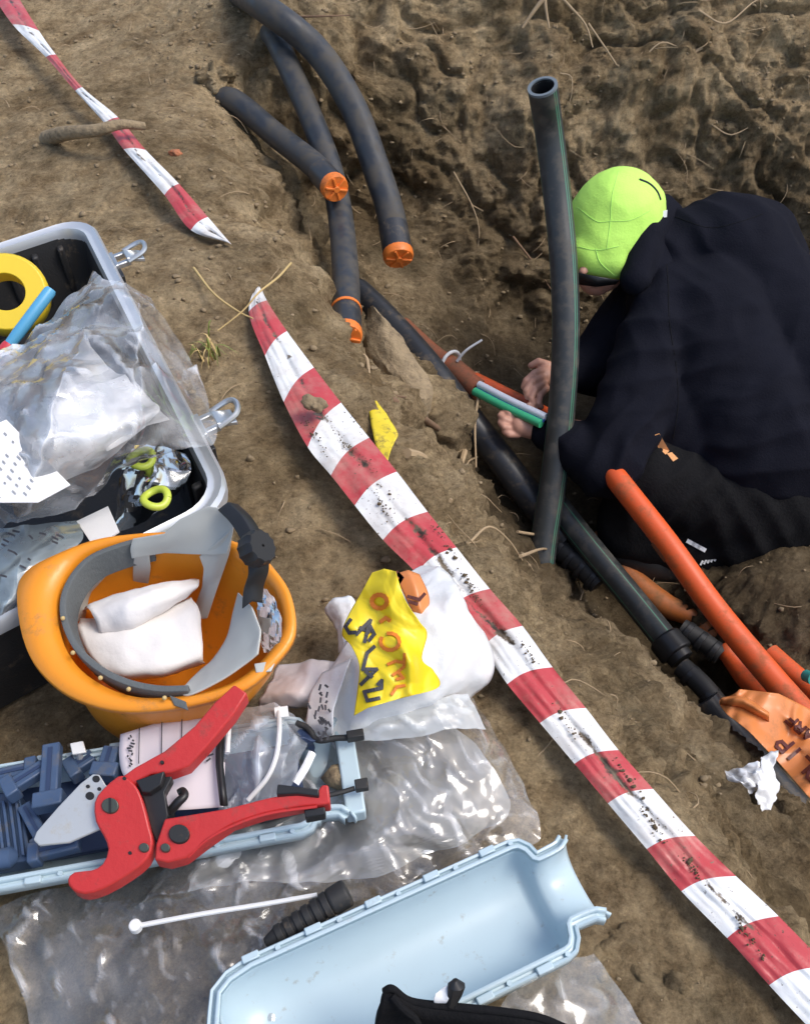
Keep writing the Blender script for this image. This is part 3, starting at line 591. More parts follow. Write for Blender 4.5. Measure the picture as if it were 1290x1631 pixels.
# the big clear bag heaped over the case
t = thing('clear_bag', 'large crumpled clear plastic bag of papers spilling over the case edge', 'plastic bag', P(170, 650, .1))
rows = [[(150,440,.235),(165,446,.245),(200,447,.245),(240,472,.225)],
        [(95,488,.22),(160,500,.265),(225,505,.265),(275,530,.205)],
        [(40,545,.21),(120,565,.29),(220,570,.275),(303,572,.185)],
        [(-40,590,.22),(90,630,.30),(230,630,.28),(328,622,.18)],
        [(-80,660,.22),(70,700,.295),(210,690,.27),(340,695,.185)],
        [(-80,760,.20),(60,765,.255),(180,740,.24),(300,718,.205)],
        [(-80,850,.17),(30,842,.19),(120,812,.19),(195,735,.20)]]
part('bag_film', MB().grid(crumple(world_rows(loft(rows, 90, 16)), .0150, 34, 11, fine=.22)), 'film_bag', t, angle=11)
rows = [[(-30,560,.19),(60,545,.2),(120,530,.22)],[(-50,640,.2),(80,640,.26),(200,610,.24)],[(-60,700,.2),(90,710,.26),(250,660,.24)],[(-60,800,.16),(50,790,.2),(160,740,.2)]]
part('inner_film', MB().grid(crumple(world_rows(loft(rows, 40, 12)), .016, 32, 17, fine=.22)), film('inner_film', .80, (.96,.97,.99), var=.35), t, angle=11)  # near-opaque white put in for the sky reflected off the bag
for k, (pp, zz) in enumerate([([(95,545),(128,530),(230,650),(180,690)], .235), ([(110,640),(215,610),(270,670),(170,720)], .228)]):
    part('folded_paper', MB().grid(crumple(world_rows(loft([[(*pp[0], zz), (*pp[1], zz)], [(*pp[3], zz), (*pp[2], zz)]], 12, 12)), .008, 25, 30+k)), 'paper', t, angle=180, solid=.0006)
zl = ztilt(50, 720, .268, -.0001, -.0002)
q = [(10,668),(112,772),(60,800),(-50,800),(-40,690)]
part('printed_label', MB().prism(pxpoly(q, zl), (0, 0, -.0008)), 'paper', t, smooth=False)
mb = MB(); rnd = random.Random(4)
for k in range(10):
    for s in range(6):
        u0, v0 = 8-k*5.2+s*13-14, 684+k*10.5+s*13.2-8; L = rnd.uniform(2, 8)
        if rnd.random() < .65 and v0 < 790 and u0 < v0-664 : mb.strokes([[(u0, v0), (u0+L*.7, v0+L*.7)]], 2.6, lambda u, v: P(u, v, zl(u, v)+.001), .0003)
part('label_print', mb, 'faint_ink', t, smooth=False)
# ring bag
t = thing('ring_bag', 'bluish clear bag with two lime rings in the dark corner of the case', 'plastic bag', P(240, 770, .1))
rows = [[(205,712,.15),(250,712,.16),(295,725,.15)],[(195,745,.14),(245,745,.17),(305,752,.15)],[(185,800,.13),(235,785,.165),(285,785,.14)],[(180,850,.12),(220,835,.12),(250,815,.13)]]
part('bag_film', MB().grid(crumple(world_rows(loft(rows, 22, 8)), .009, 44, 2)), 'film_blue', t, angle=11)
for u, v in ((225, 730), (248, 793)):
    c = P(u, v, .178); part('lime_ring', MB().tube([c+Vector((math.cos(a)*.0125, math.sin(a)*.0125, .002*math.sin(a*2))) for a in np.linspace(0, 2*math.pi, 29)], .0042, 10, True, 1), 'lime_ring', t)
part('blue_filling', MB().grid(crumple(world_rows(loft([[(200,742,.135),(270,742,.14)],[(195,785,.13),(272,778,.14)],[(190,822,.12),(235,810,.12)]], 16, 8)), .012, 90.0, 9)), 'blue_part', t, angle=180)
tag(part('white_card', MB().prism(pxpoly([(122,830),(172,806),(190,846),(150,872)], ztilt(150, 840, .165, .0001, .0002)), (0, 0, -.002)), 'paper', smooth=False), 'plain white card in the case just behind the helmet brim', 'card')
t = thing('parts_packet', 'grey translucent packet with dark print at the left edge behind the helmet', 'packet', P(50, 920, .1))
rows = [[(-60,850,.14),(40,838,.17),(125,828,.16)],[(-60,900,.15),(30,900,.185),(130,862,.175)],[(-60,960,.15),(10,965,.175),(90,900,.17)],[(-60,1010,.13),(0,985,.15),(40,960,.15)]]
part('packet_film', MB().grid(crumple(world_rows(loft(rows, 30, 10)), .007, 34, 6)), 'film_grey', t, angle=11)
mb = MB(); zp = ztilt(50, 900, .190, 0, -.0001)
for k in range(30):
    u0, v0 = rnd.uniform(0, 95), rnd.uniform(845, 930)
    if v0 > 922-u0*.66: continue
    mb.strokes([[(u0, v0), (u0+rnd.uniform(3, 10), v0+rnd.uniform(2, 5))]], 3, lambda u, v: P(u, v, zp(u, v)), .0003)
part('packet_print', mb, 'ink', t, smooth=False)

# ------------------------------------------------------------------ hard hat, upside down
ZO[0] = lambda u, v: .034 + (985-v)*.00010 + (u-250)*.00003
HZ = lambda u, v: .150
rim_px = smooth_poly([(27,945),(36,1015),(62,1066),(110,1106),(175,1128),(240,1130),(320,1118),(390,1095),(440,1052),(469,1008),(464,950),(440,910),(405,876),(350,856),(290,848),(220,850),(150,860),(85,885),(42,910)], 4)
opn_px = smooth_poly([(90,958),(98,1015),(122,1060),(160,1090),(205,1108),(250,1112),(320,1104),(380,1082),(425,1043),(450,1004),(446,956),(424,918),(392,888),(345,868),(290,860),(230,862),(175,870),(130,886),(104,915)], 4)
hc = P(272, 985, .150)
ring0 = pxpoly(rim_px, HZ); ring1 = pxpoly(opn_px, lambda u, v: HZ(u, v)-.004)
def ringk(k, drop, base=ring1): return [Vector((hc.x+(p.x-hc.x)*k, hc.y+(p.y-hc.y)*k, p.z-drop)) for p in base]
t = thing('hard_hat', 'orange hard hat lying upside down, showing its grey headband and harness', 'hard hat', (hc.x, hc.y, 0))
brimlip = [Vector((hc.x+(p.x-hc.x)*1.006, hc.y+(p.y-hc.y)*1.006, p.z-.007)) for p in ring0]
dome = [[p+Vector((-.30, -.05, 0))*.15*math.sin(a)**1.5 for p in ringk(math.cos(a)**.72, .15*math.sin(a))] for a in np.linspace(.08, 1.5, 15)]
mid = [(a_*.5+b_*.5)+Vector((0, 0, .002)) for a_, b_ in zip(ring0, ring1)]
sh = part('hat_shell', MB().grid([brimlip, ring0, mid, ring1]+dome, closed=True), 'helmet', t, angle=180, solid=.003, off=-1)
def band(path_px, ztop, height, mat, name, parent, th=.003, wave=0):
    """standing strip: a path of picture points at its top edge, going down by height"""
    W = catmull([P(u, v, ztop) for u, v in path_px], [1]*len(path_px), 6)[0]
    cen = Vector((hc.x, hc.y, 0)); rows = [[], []]
    for k, p in enumerate(W):
        inw = (cen-Vector((p.x, p.y, 0))).normalized()
        rows[0].append(p); rows[1].append(p - Vector((0, 0, height)) + inw*height*.12)
    rows = [rows[0], [a.lerp(b, .5)-(cen-a).normalized()*.003 for a, b in zip(*rows)], rows[1]]
    return part(name, MB().grid(rows), mat, parent, angle=180, solid=th, bevel=.0008)
band([(238,856),(190,868),(140,890),(108,930),(100,975),(118,1025),(155,1062),(200,1085),(250,1096),(300,1096)], .152, .030, 'band', 'headband', t, .006)
# cradle plates: cut-out sheets with thickness, curved with the hat
def plate(poly, zf, mat, name, parent, th=.0022, sm=3): return part(name, MB().prism(pxpoly(smooth_poly(poly, sm) if sm else poly, zf), (0, 0, -th)), mat, parent, smooth=False, bevel=.0006)
def sheet(rows, mat, name, parent, th=.002, n=20, m=6): return part(name, MB().grid(world_rows(loft(rows, n, m))), mat, parent, angle=180, solid=th, bevel=.0005)
sheet([[(212,858,.158),(262,850,.165),(285,828,.175),(330,806,.185),(366,812,.185)],[(208,874,.15),(262,866,.155),(300,850,.165),(340,838,.17),(372,840,.172)],[(210,889,.14),(262,880,.142),(300,882,.145),(340,884,.15),(362,882,.155)]], 'strap', 'cradle_plate', t)
sheet([[(372,838,.172),(366,880,.15),(352,920,.12),(330,985,.085)],[(352,858,.165),(345,890,.145),(335,930,.115),(316,985,.082)],[(318,886,.145),(325,905,.132),(322,935,.11),(308,975,.08)]], 'strap', 'crown_strap', t)
sheet([[(214,884,.142),(212,905,.12),(212,935,.085)],[(238,882,.142),(240,905,.12),(236,935,.085)]], 'strap', 'crown_strap', t, n=8)
sheet([[(136,915,.13),(124,950,.115),(122,990,.10)],[(180,905,.125),(142,945,.10),(134,990,.085)]], 'strap', 'crown_strap', t, n=8)
sheet([[(380,944,.14),(402,968,.155),(416,1005,.158),(411,1042,.158)],[(372,975,.132),(390,1000,.145),(398,1030,.15),(388,1060,.153)],[(362,1015,.125),(368,1035,.135),(368,1055,.142),(350,1085,.150)],[(340,1050,.118),(332,1072,.128),(322,1088,.138),(300,1108,.148)],[(320,1068,.11),(305,1082,.12),(296,1092,.13),(284,1100,.142)]], 'strap', 'cradle_plate', t, n=14)
sheet([[(405,1058,.150),(440,1052,.148)],[(408,1072,.150),(432,1070,.148)]], 'strap', 'crown_strap', t, n=5, m=3)
W = [P(*p) for p in [(362,806,.19),(385,830,.195),(405,868,.195),(410,905,.185),(402,935,.172),(400,962,.162)]]
mb = MB(); Wc = catmull(W, [1]*6, 6)[0]
mb.grid([[p + Vector((-.008, -.004, -.002)) for p in Wc], [p + Vector((.001, .001, .003)) for p in Wc], [p + Vector((.009, .004, -.004)) for p in Wc]])
part('neck_strap', mb, 'black', t, angle=180, solid=.004, bevel=.001)
c = P(411, 873, .203); n = Vector((.75, -.1, .65)).normalized(); x = n.orthogonal().normalized(); y = n.cross(x); mb = MB()
ringn = lambda r, h: [c+(x*math.cos(k*math.pi/18)+y*math.sin(k*math.pi/18))*(r+(.0012 if k % 3 == 0 else 0))+n*h for k in range(36)]
mb.grid([ringn(.015, -.010), ringn(.016, .004), ringn(.014, .007), ringn(.001, .007)], closed=True); part('ratchet_knob', mb, 'black', t)
rows = [[(408,932,.158),(424,938,.158),(440,958,.156)],[(410,965,.15),(430,970,.152),(448,990,.153)],[(412,1010,.142),(432,1020,.146),(446,1020,.15)],[(420,1040,.14),(434,1040,.142),(440,1030,.145)]]
part('sweat_film', MB().grid(crumple(world_rows(loft(rows, 12, 6)), .005, 150.0, 1)), film('sweat_film', .35, var=.3), t, angle=11)
for u, v in ((100,985),(116,1040),(160,1080),(205,1098),(262,1112)): part('band_stud', MB().ball(P(u, v, .155), .0022, 8, 6), 'straw', t)
sheet([[(270,1108,.15),(296,1118,.152)],[(278,1124,.151),(300,1132,.152)]], 'band', 'clip', t, n=4, m=2)
# wipes in the hat
t = thing('paper_wipes', 'folded white paper wipes stuffed into the upturned orange hard hat', 'paper wipes', P(220, 1000, .06))
rows = [[(130,975,.085),(180,950,.10),(240,940,.105),(312,922,.11)],[(138,968,.118),(190,948,.132),(245,932,.132),(318,925,.118)],[(150,985,.128),(200,972,.14),(255,955,.138),(312,940,.12)],[(160,1012,.115),(210,1000,.125),(255,978,.12),(290,960,.105)],[(165,1020,.09),(210,1010,.09),(250,985,.09),(285,965,.09)]]
part('rolled_wipe', MB().grid(crumple(world_rows(loft(rows, 22, 7)), .0035, 90.0, 5)), 'cloth', t, angle=180, solid=.0008)
rows = [[(128,985,.10),(200,985,.112),(262,972,.112),(305,952,.11)],[(126,1003,.114),(200,1005,.122),(265,995,.122),(318,975,.115)],[(140,1040,.112),(195,1040,.122),(265,1030,.122),(322,1015,.115)],[(172,1076,.108),(200,1078,.115),(260,1072,.117),(324,1050,.110)],[(176,1080,.07),(200,1084,.07),(260,1080,.07),(326,1056,.07)]]
part('flat_wipe', MB().grid(crumple(world_rows(loft(rows, 24, 8)), .0025, 66.0, 15)), 'cloth', t, angle=180, solid=.001)
part('wipe_layer', MB().grid(crumple(world_rows(loft([[(120,1000,.105),(150,990,.11)],[(135,1045,.10),(168,1035,.105)],[(165,1078,.095),(182,1076,.1)]], 10, 6)), .002, 75.0, 4)), 'cloth', t, angle=180, solid=.001)
ZO[0] = lambda u, v: 0.0

# ------------------------------------------------------------------ half shells of a cable closure
def half_shell(label, Lend, Rb, Rf, hw, Ln, nw, dep, zrim, neck_dep, lb):
    """Lend..: rim line at the back edge from left to right corner (picture points); Rf: front right corner"""
    b0, b1, f1 = P(*Lend, zrim), P(*Rb, zrim), P(*Rf, zrim)
    ax = (b1-b0).normalized(); ay = Vector((ax.y, -ax.x, 0)); cen = (b1+f1)/2; cen = b1 + ay*hw   # right end of the body, on the axis
    t = thing('closure_half', label, 'cable closure', cen, 'pale blue halves of a cable closure')
    pt = lambda s, y, z: cen + ax*s + ay*y + Vector((0, 0, z))
    prof = []
    def put(s, w, d): prof.append((s, w, d))
    put(-lb-.012, hw*.55, dep*.45); put(-lb-.008, hw*.80, dep*.75); put(-lb+.002, hw*.93, dep*.93); put(-lb+.02, hw, dep)
    for k in range(1, 9): put(-lb+.02+(lb-.034)*k/9, hw, dep)
    put(-.010, hw, dep); put(-.005, hw*.97, dep*.98); put(-.001, hw*.86, dep*.85); put(.002, nw*1.12, neck_dep*1.1); put(.006, nw, neck_dep)
    put(.4*Ln, nw, neck_dep); put(.6*Ln, nw*1.02, neck_dep*1.05); put(.75*Ln, nw*1.06, neck_dep*1.12); put(.92*Ln, nw*1.22, neck_dep*1.2); put(Ln, nw*1.38, neck_dep*1.25)
    rows = []
    for s, w, d in prof:
        r = []
        for k in range(25):
            a = math.pi*k/24; r.append(pt(s, -w*math.copysign(abs(math.cos(a))**.8, math.cos(a)), -d*math.sin(a)**.8))
        rows.append(r)
    # close the left end
    rows = [[rows[0][k].lerp((rows[0][0]+rows[0][-1])/2, .999) if 0 else pt(-lb-.013, -hw*.52*math.cos(math.pi*k/24), -dep*.05-dep*.3*math.sin(math.pi*k/24)) for k in range(25)]] + rows
    part('shell_trough', MB().grid(rows), 'shell', t, angle=180, solid=.0022, off=-1)
    # stepped rim following the plan of the body
    edge = [(s, w) for s, w, d in prof if s <= Ln*.95]
    plan = [(s, -w) for s, w in edge]; left = [(-lb-.016, hw*.3), (-lb-.018, 0), (-lb-.016, -hw*.3)]
    path = [(s, w) for s, w in reversed(edge)] + left + plan
    def offs(o, z):
        out = []
        for i, (s, y) in enumerate(path):
            a = path[max(i-1, 0)]; b = path[min(i+1, len(path)-1)]; d = Vector((b[0]-a[0], b[1]-a[1])); d.normalize(); n = Vector((d.y, -d.x))*-1
            out.append(pt(s+n.x*o, y+n.y*o, z))
        return out
    sg = 1 if (offs(.01, 0)[2]-cen).length > (offs(-.01, 0)[2]-cen).length else -1
    R = lambda o, z: offs(o*sg, z)
    part('rim_flange', MB().grid([R(-.0005, -.002), R(-.0005, .0035), R(.0012, .0042), R(.0024, .0035), R(.0027, -.0015), R(.0058, -.0022), R(.0062, .0012), R(.0078, .0016), R(.0086, .0004), R(.0088, -.010)]), 'shell', t, angle=60, solid=.0008)
    for sd_ in (-1, 1):
        for k in range(5):
            s = -lb*.12 - lb*.8*k/4
            part('clip', MB().box(pt(s, sd_*(hw+.0066), .001), ax*.007, ay*.0030, (0, 0, .0035)), 'shell', t, bevel=.001)
            part('screw_boss', MB().tube([pt(s+.022, sd_*(hw+.0046), -.003), pt(s+.022, sd_*(hw+.0046), .0026)], [.0026, .0022], 12, True, 1), 'shell', t)
    return t, pt
sh2, pt2 = half_shell('empty pale blue half shell of a cable closure lying open at the bottom edge', (310,1582), (832,1346), (940,1500), .0435, .040, .0255, .046, .100, .028, .262)
sh1, pt1 = half_shell('pale blue closure half shell filled with blue parts, lying under the red cutter', (60,1222), (478,1152), (520,1318), .0500, .038, .038, .052, .092, .034, .33)
for vv, zz in ((1166, .0), (1262, .0)): pass
# collar of the filled half
part('end_collar', MB().box(pt1(.040, 0, -.012), (pt1(1,0,0)-pt1(0,0,0))*.009, (pt1(0,1,0)-pt1(0,0,0))*.047, (0, 0, .010)), 'shell', sh1, bevel=.002)
# ------------------------------------------------------------------ parts lying in the filled half
mb = MB(); ax1 = pt1(1,0,0)-pt1(0,0,0); ay1 = pt1(0,1,0)-pt1(0,0,0)
zb = .088
t = thing('splice_cassette', 'dark blue ribbed plastic block at the left edge inside the filled half shell', 'splice cassette', P(20, 1310, .06))
part('block', MB().prism(pxpoly([(-40,1268),(30,1262),(50,1370),(-40,1385)], .085), (0, 0, -.02)), 'blue_part', t, smooth=False, bevel=.001)
for k in range(7): u0 = -18+10.5*k; part('rib', MB().prism(pxpoly([(u0-22,1275),(u0-17,1275),(u0-6,1362),(u0-11,1362)], .0905), (0, 0, -.006)), 'blue_part', t, smooth=False, bevel=.0006)
part('rounded_foot', MB().tube([P(-30,1374,.088), P(18,1366,.088), P(24,1365,.086)], [.009, .009, .006], 14, True, 1), 'blue_part', t)
def bar(label, a, b, wd, z, mat='blue_part', h=.012):
    a_, b_ = P(*a, z), P(*b, z); d = (b_-a_).normalized(); q = d.cross(Vector((0, 0, 1))).normalized()
    tt = thing('plastic_clamp', label, 'plastic clamp', (a_+b_)/2, 'blue plastic clamps in the filled half shell')
    part('bar', MB().box((a_+b_)/2, (b_-a_)/2, q*wd/2, (0, 0, h/2)), mat, tt, bevel=.0015)
    part('foot', MB().box(b_-d*wd*.4, d*wd*.45, q*wd*.8, (0, 0, h*.7)), mat, tt, bevel=.0015)
    part('groove', MB().box((a_+b_)/2+Vector((0, 0, h/2)), (b_-a_)*.42, q*wd*.12, (0, 0, .001)), 'dark_blue', tt); return tt
bar('upright slate blue bar of plastic standing left of the cutter blade', (84,1188), (78,1288), .016, .112)
bar('short slate blue bar tilted against the left rim of the filled shell', (72,1222), (8,1262), .013, .106)
bar('slate blue bar half hidden under the white label sheet', (180,1192), (165,1240), .015, .108)
bar('slate blue strip lying flat under the cutter blade tip', (128,1345), (48,1364), .011, .094)
bar('dark slate blue diagonal bar between ribbed block and blade', (40,1285), (74,1348), .012, .090)
bar('slate blue bar lying along the far rim behind the blade', (-10,1240), (60,1224), .012, .098)
bar('slate blue clamp lying deep in the shell above the steel blade', (150,1205), (108,1232), .013, .090)
tag(part('shell_liner', MB().prism(pxpoly([(-60,1250),(90,1225),(330,1195),(470,1180),(490,1290),(340,1320),(100,1365),(-60,1388)], .066), (0, 0, -.008)), 'dark_blue', smooth=False, bevel=.002), 'dark navy tray lining the bottom of the filled half shell', 'tray')
t = thing('strap_tab', 'small white plastic tab clipped on the far rim of the filled shell', 'plastic tab', P(123, 1192, .1))
part('tab', MB().prism(pxpoly([(111,1184),(132,1180),(137,1198),(115,1202)], .112), (0, 0, -.003)), 'white', t, bevel=.0008); part('tab_stem', MB().tube([P(126,1198,.108), P(128,1212,.09)], .003, 8), 'white', t)
# document bag with a label
t = thing('document_bag', 'clear bag with a white printed label and black strap behind the red cutter', 'plastic bag', P(330, 1220, .1))
zd = lambda u, v: .116 + .010*math.sin((u-190)/300*math.pi) - (v-1200)*.00004
rows = [[(192,1170),(250,1152),(352,1138)],[(190,1205),(265,1190),(356,1170)],[(200,1240),(270,1225),(358,1205)],[(240,1262),(290,1255),(358,1250)],[(262,1292),(300,1290),(356,1286)]]
g = [[P(u, v, zd(u, v)+.002*mn.noise(Vector((u*.02, v*.02, 4)))) for u, v, _ in r] for r in loft([[(a_, b_, 0) for a_, b_ in r] for r in rows], 16, 5)]
part('label_sheet', MB().grid(g), 'pink_paper', t, angle=180, solid=.0006)
mb = MB(); zt = lambda u, v: P(u, v, zd(u, v)+.004)
mb.strokes([[(222,1160),(221,1216)],[(258,1151),(257,1205)],[(290,1146),(289,1185)]], 1.5, zt, .0003)
for k in range(13): u0, v0 = 207+rnd.uniform(-5, 6), 1172+k*4; mb.strokes([[(u0, v0), (u0+rnd.uniform(-2, 6), v0+rnd.uniform(-1, 3))]], 2.6, zt, .0003)
for k in range(8): u0, v0 = 300+rnd.uniform(0, 34), 1192+rnd.uniform(0, 26); mb.strokes([[(u0, v0), (u0+rnd.uniform(-1, 9), v0-rnd.uniform(0, 9))]], 2.6, zt, .0003)
part('label_print', mb, 'ink', t, smooth=False)
rows = [[(345,1140,.112),(400,1128,.118),(440,1120,.112),(470,1140,.105)],[(350,1180,.12),(410,1170,.14),(460,1165,.128),(490,1175,.108)],[(352,1220,.12),(410,1225,.142),(455,1215,.128),(478,1215,.108)],[(352,1292,.108),(390,1290,.118),(430,1278,.115),(462,1258,.105)]]
part('bag_film', MB().grid(crumple(world_rows(loft(rows, 32, 10)), .010, 40, 21)), film('document_film', .20, (.80,.86,.93)), t, angle=11)
part('zip_edge', MB().tube([P(444,1128,.122), P(445,1165,.145), P(440,1205,.142), P(425,1240,.135), P(395,1275,.125)], .0022, 8, True, 6), 'white', t)
part('zip_tab', MB().prism(pxpoly([(436,1127),(458,1124),(460,1141),(438,1143)], .128), (0, 0, -.002)), 'white', t, bevel=.0005)
part('black_strap', MB().grid([[P(u-5.5, v, .134), P(u, v, .137), P(u+5.5, v, .134)] for u, v in [(352,1172),(350,1195),(350,1220),(353,1250),(357,1284)]]), 'black', t, angle=180, solid=.0015)
part('clear_strip', MB().tube([P(366,1142,.13), P(364,1170,.136), P(362,1200,.138)], .0022, 8, True, 4), 'white', t)
t = thing('black_hook', 'small curved black hook on the white label between the cutter handles', 'hook', P(285, 1275, .13))
part('hook_body', MB().tube([P(271,1293,.132), P(284,1278,.138), P(294,1268,.139), P(291,1260,.138), P(284,1263,.137)], [.004, .004, .0036, .0032, .003], 10, True, 5), 'black', t)
part('hook_base', MB().box(P(266,1296,.128), ax1*.006, ay1*.004, (0, 0, .005)), 'black', t, bevel=.001)
t = thing('navy_bundle', 'crumpled navy blue plastic lump beside the black wire in the filled shell', 'plastic bundle', P(478, 1175, .08))
part('bundle', MB().grid(crumple(world_rows(loft([[(464,1152,.09),(500,1160,.09)],[(460,1175,.115),(500,1178,.11)],[(464,1202,.085),(502,1198,.085)]], 14, 8)), .008, 120.0, 2)), 'dark_blue', t, angle=180)
part('clear_ridge', MB().tube([P(497,1200,.105), P(485,1225,.105), P(470,1248,.102)], .004, 8, True, 4), film('ridge_film', .5), t)
t = thing('black_seal', 'black rubber seal cord bent along the far end of the filled half shell', 'seal', P(520, 1175, .1))
part('seal_cord', MB().tube([P(472,1152,.108), P(487,1158,.108), P(495,1166,.108), P(501,1176,.107), P(512,1180,.106), P(535,1176,.106), P(560,1175,.106), P(575,1170,.106)], .0030, 10, True, 5), 'rubber', t)
part('seal_block', MB().box(P(566,1172,.108), ax1*.008, ay1*.004, (0, 0, .005)), 'rubber', t, bevel=.001)
t = thing('seal_strip', 'short black seal strip ending in a block, right of the lower cutter handle', 'seal', P(555, 1258, .1))
part('strip', MB().tube([P(520,1268,.104), P(545,1262,.104), P(565,1256,.104)], .0024, 8, True, 3), 'rubber', t); part('end_block', MB().box(P(576,1251,.105), ax1*.006, ay1*.005, (0, 0, .004)), 'rubber', t, bevel=.001)
lumpb = MB(); lump(lumpb, P(545, 1240, .075), .017, 14, 10, .2)
tag(part('soil_lump', lumpb, 'clay', angle=180), 'dark brown soil lump in the neck of the filled half shell', 'soil lump')

# ------------------------------------------------------------------ red pipe cutter
zc = ztilt(250, 1300, .150, .00001, -.00021)
t = thing('pipe_cutter', 'red pipe cutter with steel blade, lying open across the filled half shell', 'pipe cutter', P(250, 1320, .14))
cut = lambda poly, dz, th, mat, name, sm=0, bv=.0016: part(name, MB().prism(pxpoly(smooth_poly(poly, sm) if sm else poly, lambda u, v: zc(u, v)+dz), (0, 0, -th)), mat, t, bevel=bv, angle=30)
cut([(150,1278),(163,1257),(188,1236),(200,1238),(215,1250),(226,1272),(238,1318),(243,1342),(234,1368),(205,1392),(165,1415),(135,1424),(115,1417),(107,1402),(118,1389),(145,1386),(163,1376),(172,1352),(164,1330),(152,1308)], .0, .017, 'cut_red', 'jaw', 2)
cut([(373,1090),(394,1104),(372,1138),(330,1188),(300,1220),(272,1230),(240,1232),(208,1252),(190,1240),(215,1222),(262,1196),(310,1156),(342,1118)], -.002, .016, 'cut_red', 'handle', 1)
cut([(262,1304),(300,1298),(360,1288),(430,1270),(480,1262),(506,1260),(512,1250),(523,1250),(526,1280),(480,1284),(420,1296),(370,1312),(330,1340),(296,1366),(268,1374),(246,1370),(248,1345)], -.001, .017, 'cut_red', 'handle', 1)
cut([(53,1338),(58,1325),(92,1286),(128,1248),(148,1233),(158,1234),(168,1250),(190,1270),(190,1330),(165,1318),(110,1342),(62,1347)], -.008, .003, 'blade', 'blade', 0, .0008)
for c_, r_ in (((153,1241),6), ((143,1268),7), ((140,1253),3.2), ((158,1257),3.2)): cut(disc(c_, r_), -.0075, .002, 'pipe_inside', 'blade_hole', 0, 0)
cut([(208,1250),(270,1228),(274,1240),(262,1262),(268,1300),(250,1345),(240,1320),(228,1272)], -.009, .010, 'black', 'spring_block', 0, .001)
cut([(216,1243),(262,1228),(256,1250),(238,1262),(226,1262)], -.001, .008, 'black', 'pawl', 0, .001)
for c_, r_, m_ in (((175,1283),13.5,'bolt'), ((285,1328),16.5,'rubber'), ((263,1350),7.5,'bolt'), ((229,1350),8,'bolt')):
    b_ = cut(disc(c_, r_, 24), .0022, .004, m_, 'bolt', 0, .0006)
    if m_ == 'bolt' and r_ > 10: part('bolt_slot', MB().prism(pxpoly([(c_[0]-2,c_[1]-12),(c_[0]+2,c_[1]-12),(c_[0]+2,c_[1]+12),(c_[0]-2,c_[1]+12)], lambda u, v: zc(u, v)+.0026), (0, 0, -.001)), 'pipe_inside', b_)
for c_ in ((258,1214), (207,1359), (198,1240)): cut(disc(c_, 3, 12), .0006, .002, 'pipe_inside', 'rivet_hole', 0, 0)
cut([(442,1249),(508,1257),(508,1268),(474,1264),(440,1266)], .003, .012, 'black', 'grip_pad', 0, .001)
cut([(484,1290),(518,1285),(518,1297),(486,1303)], -.004, .012, 'black', 'grip_pad', 0, .001)
part('edge_highlight_rib', MB().tube([P(300,1366,zc(300,1366)-.004), P(330,1338,zc(330,1338)-.001), P(375,1314,zc(375,1314)-.001), P(430,1296,zc(430,1296)-.001), P(505,1285,zc(505,1285)-.001)], .0013, 8, True, 4), 'cut_red', t)

# ------------------------------------------------------------------ clear sleeve under the shells, small things on it
t = thing('clear_sleeve', 'big crumpled clear plastic sleeve spread under the two pale blue half shells', 'plastic sleeve', P(450, 1400, .02))
rows = [[(470,1190,.05),(560,1140,.075),(650,1110,.085),(722,1098,.08),(752,1120,.04)],
        [(430,1240,.05),(560,1200,.072),(680,1170,.078),(760,1150,.07),(796,1182,.04)],
        [(380,1310,.05),(540,1285,.062),(680,1240,.075),(780,1220,.065),(836,1262,.035)],
        [(300,1360,.05),(450,1345,.062),(620,1320,.07),(780,1280,.06),(858,1325,.03)],
        [(120,1410,.04),(300,1420,.062),(520,1400,.066),(740,1350,.05),(850,1350,.03)],
        [(0,1440,.03),(200,1450,.05),(400,1470,.055),(640,1420,.05),(800,1380,.03)],
        [(12,1520,.025),(160,1530,.045),(330,1545,.05),(540,1500,.045),(740,1440,.03)],
        [(60,1650,.02),(170,1640,.04),(310,1660,.045),(500,1620,.04),(700,1560,.03)]]
part('sleeve_film', MB().grid(crumple(world_rows(loft(rows, 130, 20)), .0130, 38, 31, fine=.25)), film('sleeve_film', .06, (.97,.98,1)), t, angle=11)
rows = [[(490,1200,.045),(700,1140,.045)],[(480,1290,.045),(790,1230,.045)],[(330,1380,.045),(800,1310,.045)],[(300,1420,.04),(600,1400,.04)]]
part('inner_layer', MB().grid(crumple(world_rows(loft(rows, 50, 14)), .012, 32, 44, fine=.2)), film('inner_layer_film', .36, (.92,.95,.96)), t, angle=11)
rows = [[(560,1150,.09),(600,1130,.098),(690,1118,.098),(745,1105,.085)],[(560,1168,.092),(620,1155,.102),(700,1145,.10),(760,1135,.08)],[(560,1185,.085),(640,1178,.092),(720,1165,.09),(775,1165,.07)]]
part('folded_edge', MB().grid(crumple(world_rows(loft(rows, 36, 8)), .008, 45, 3)), film('fold_film', .4, (.88,.92,.93)), t, angle=11)
t = thing('clear_offcut', 'clear crinkled plastic offcut beside the right end of the empty half shell', 'plastic sleeve', P(930, 1580, .01))
rows = [[(820,1560,.05),(880,1535,.045),(945,1520,.03)],[(800,1600,.05),(900,1590,.05),(985,1580,.02)],[(780,1660,.05),(900,1660,.05),(1040,1660,.015)]]
part('offcut_film', MB().grid(crumple(world_rows(loft(rows, 30, 12)), .010, 36, 13)), film('offcut_film', .12, (.8,.82,.82)), t, angle=11)
a, b = P(216, 1476, .085), P(505, 1426, .088)
t = thing('cable_tie', 'white cable tie lying loose across the clear sleeve, its round head at left', 'cable tie', a)
part('tie_strap', MB().tube([a, a.lerp(b, .35)+Vector((0, 0, .002)), a.lerp(b, .7), b], [.0022, .0021, .0021, .0020], 8, True, 4), 'white', t)
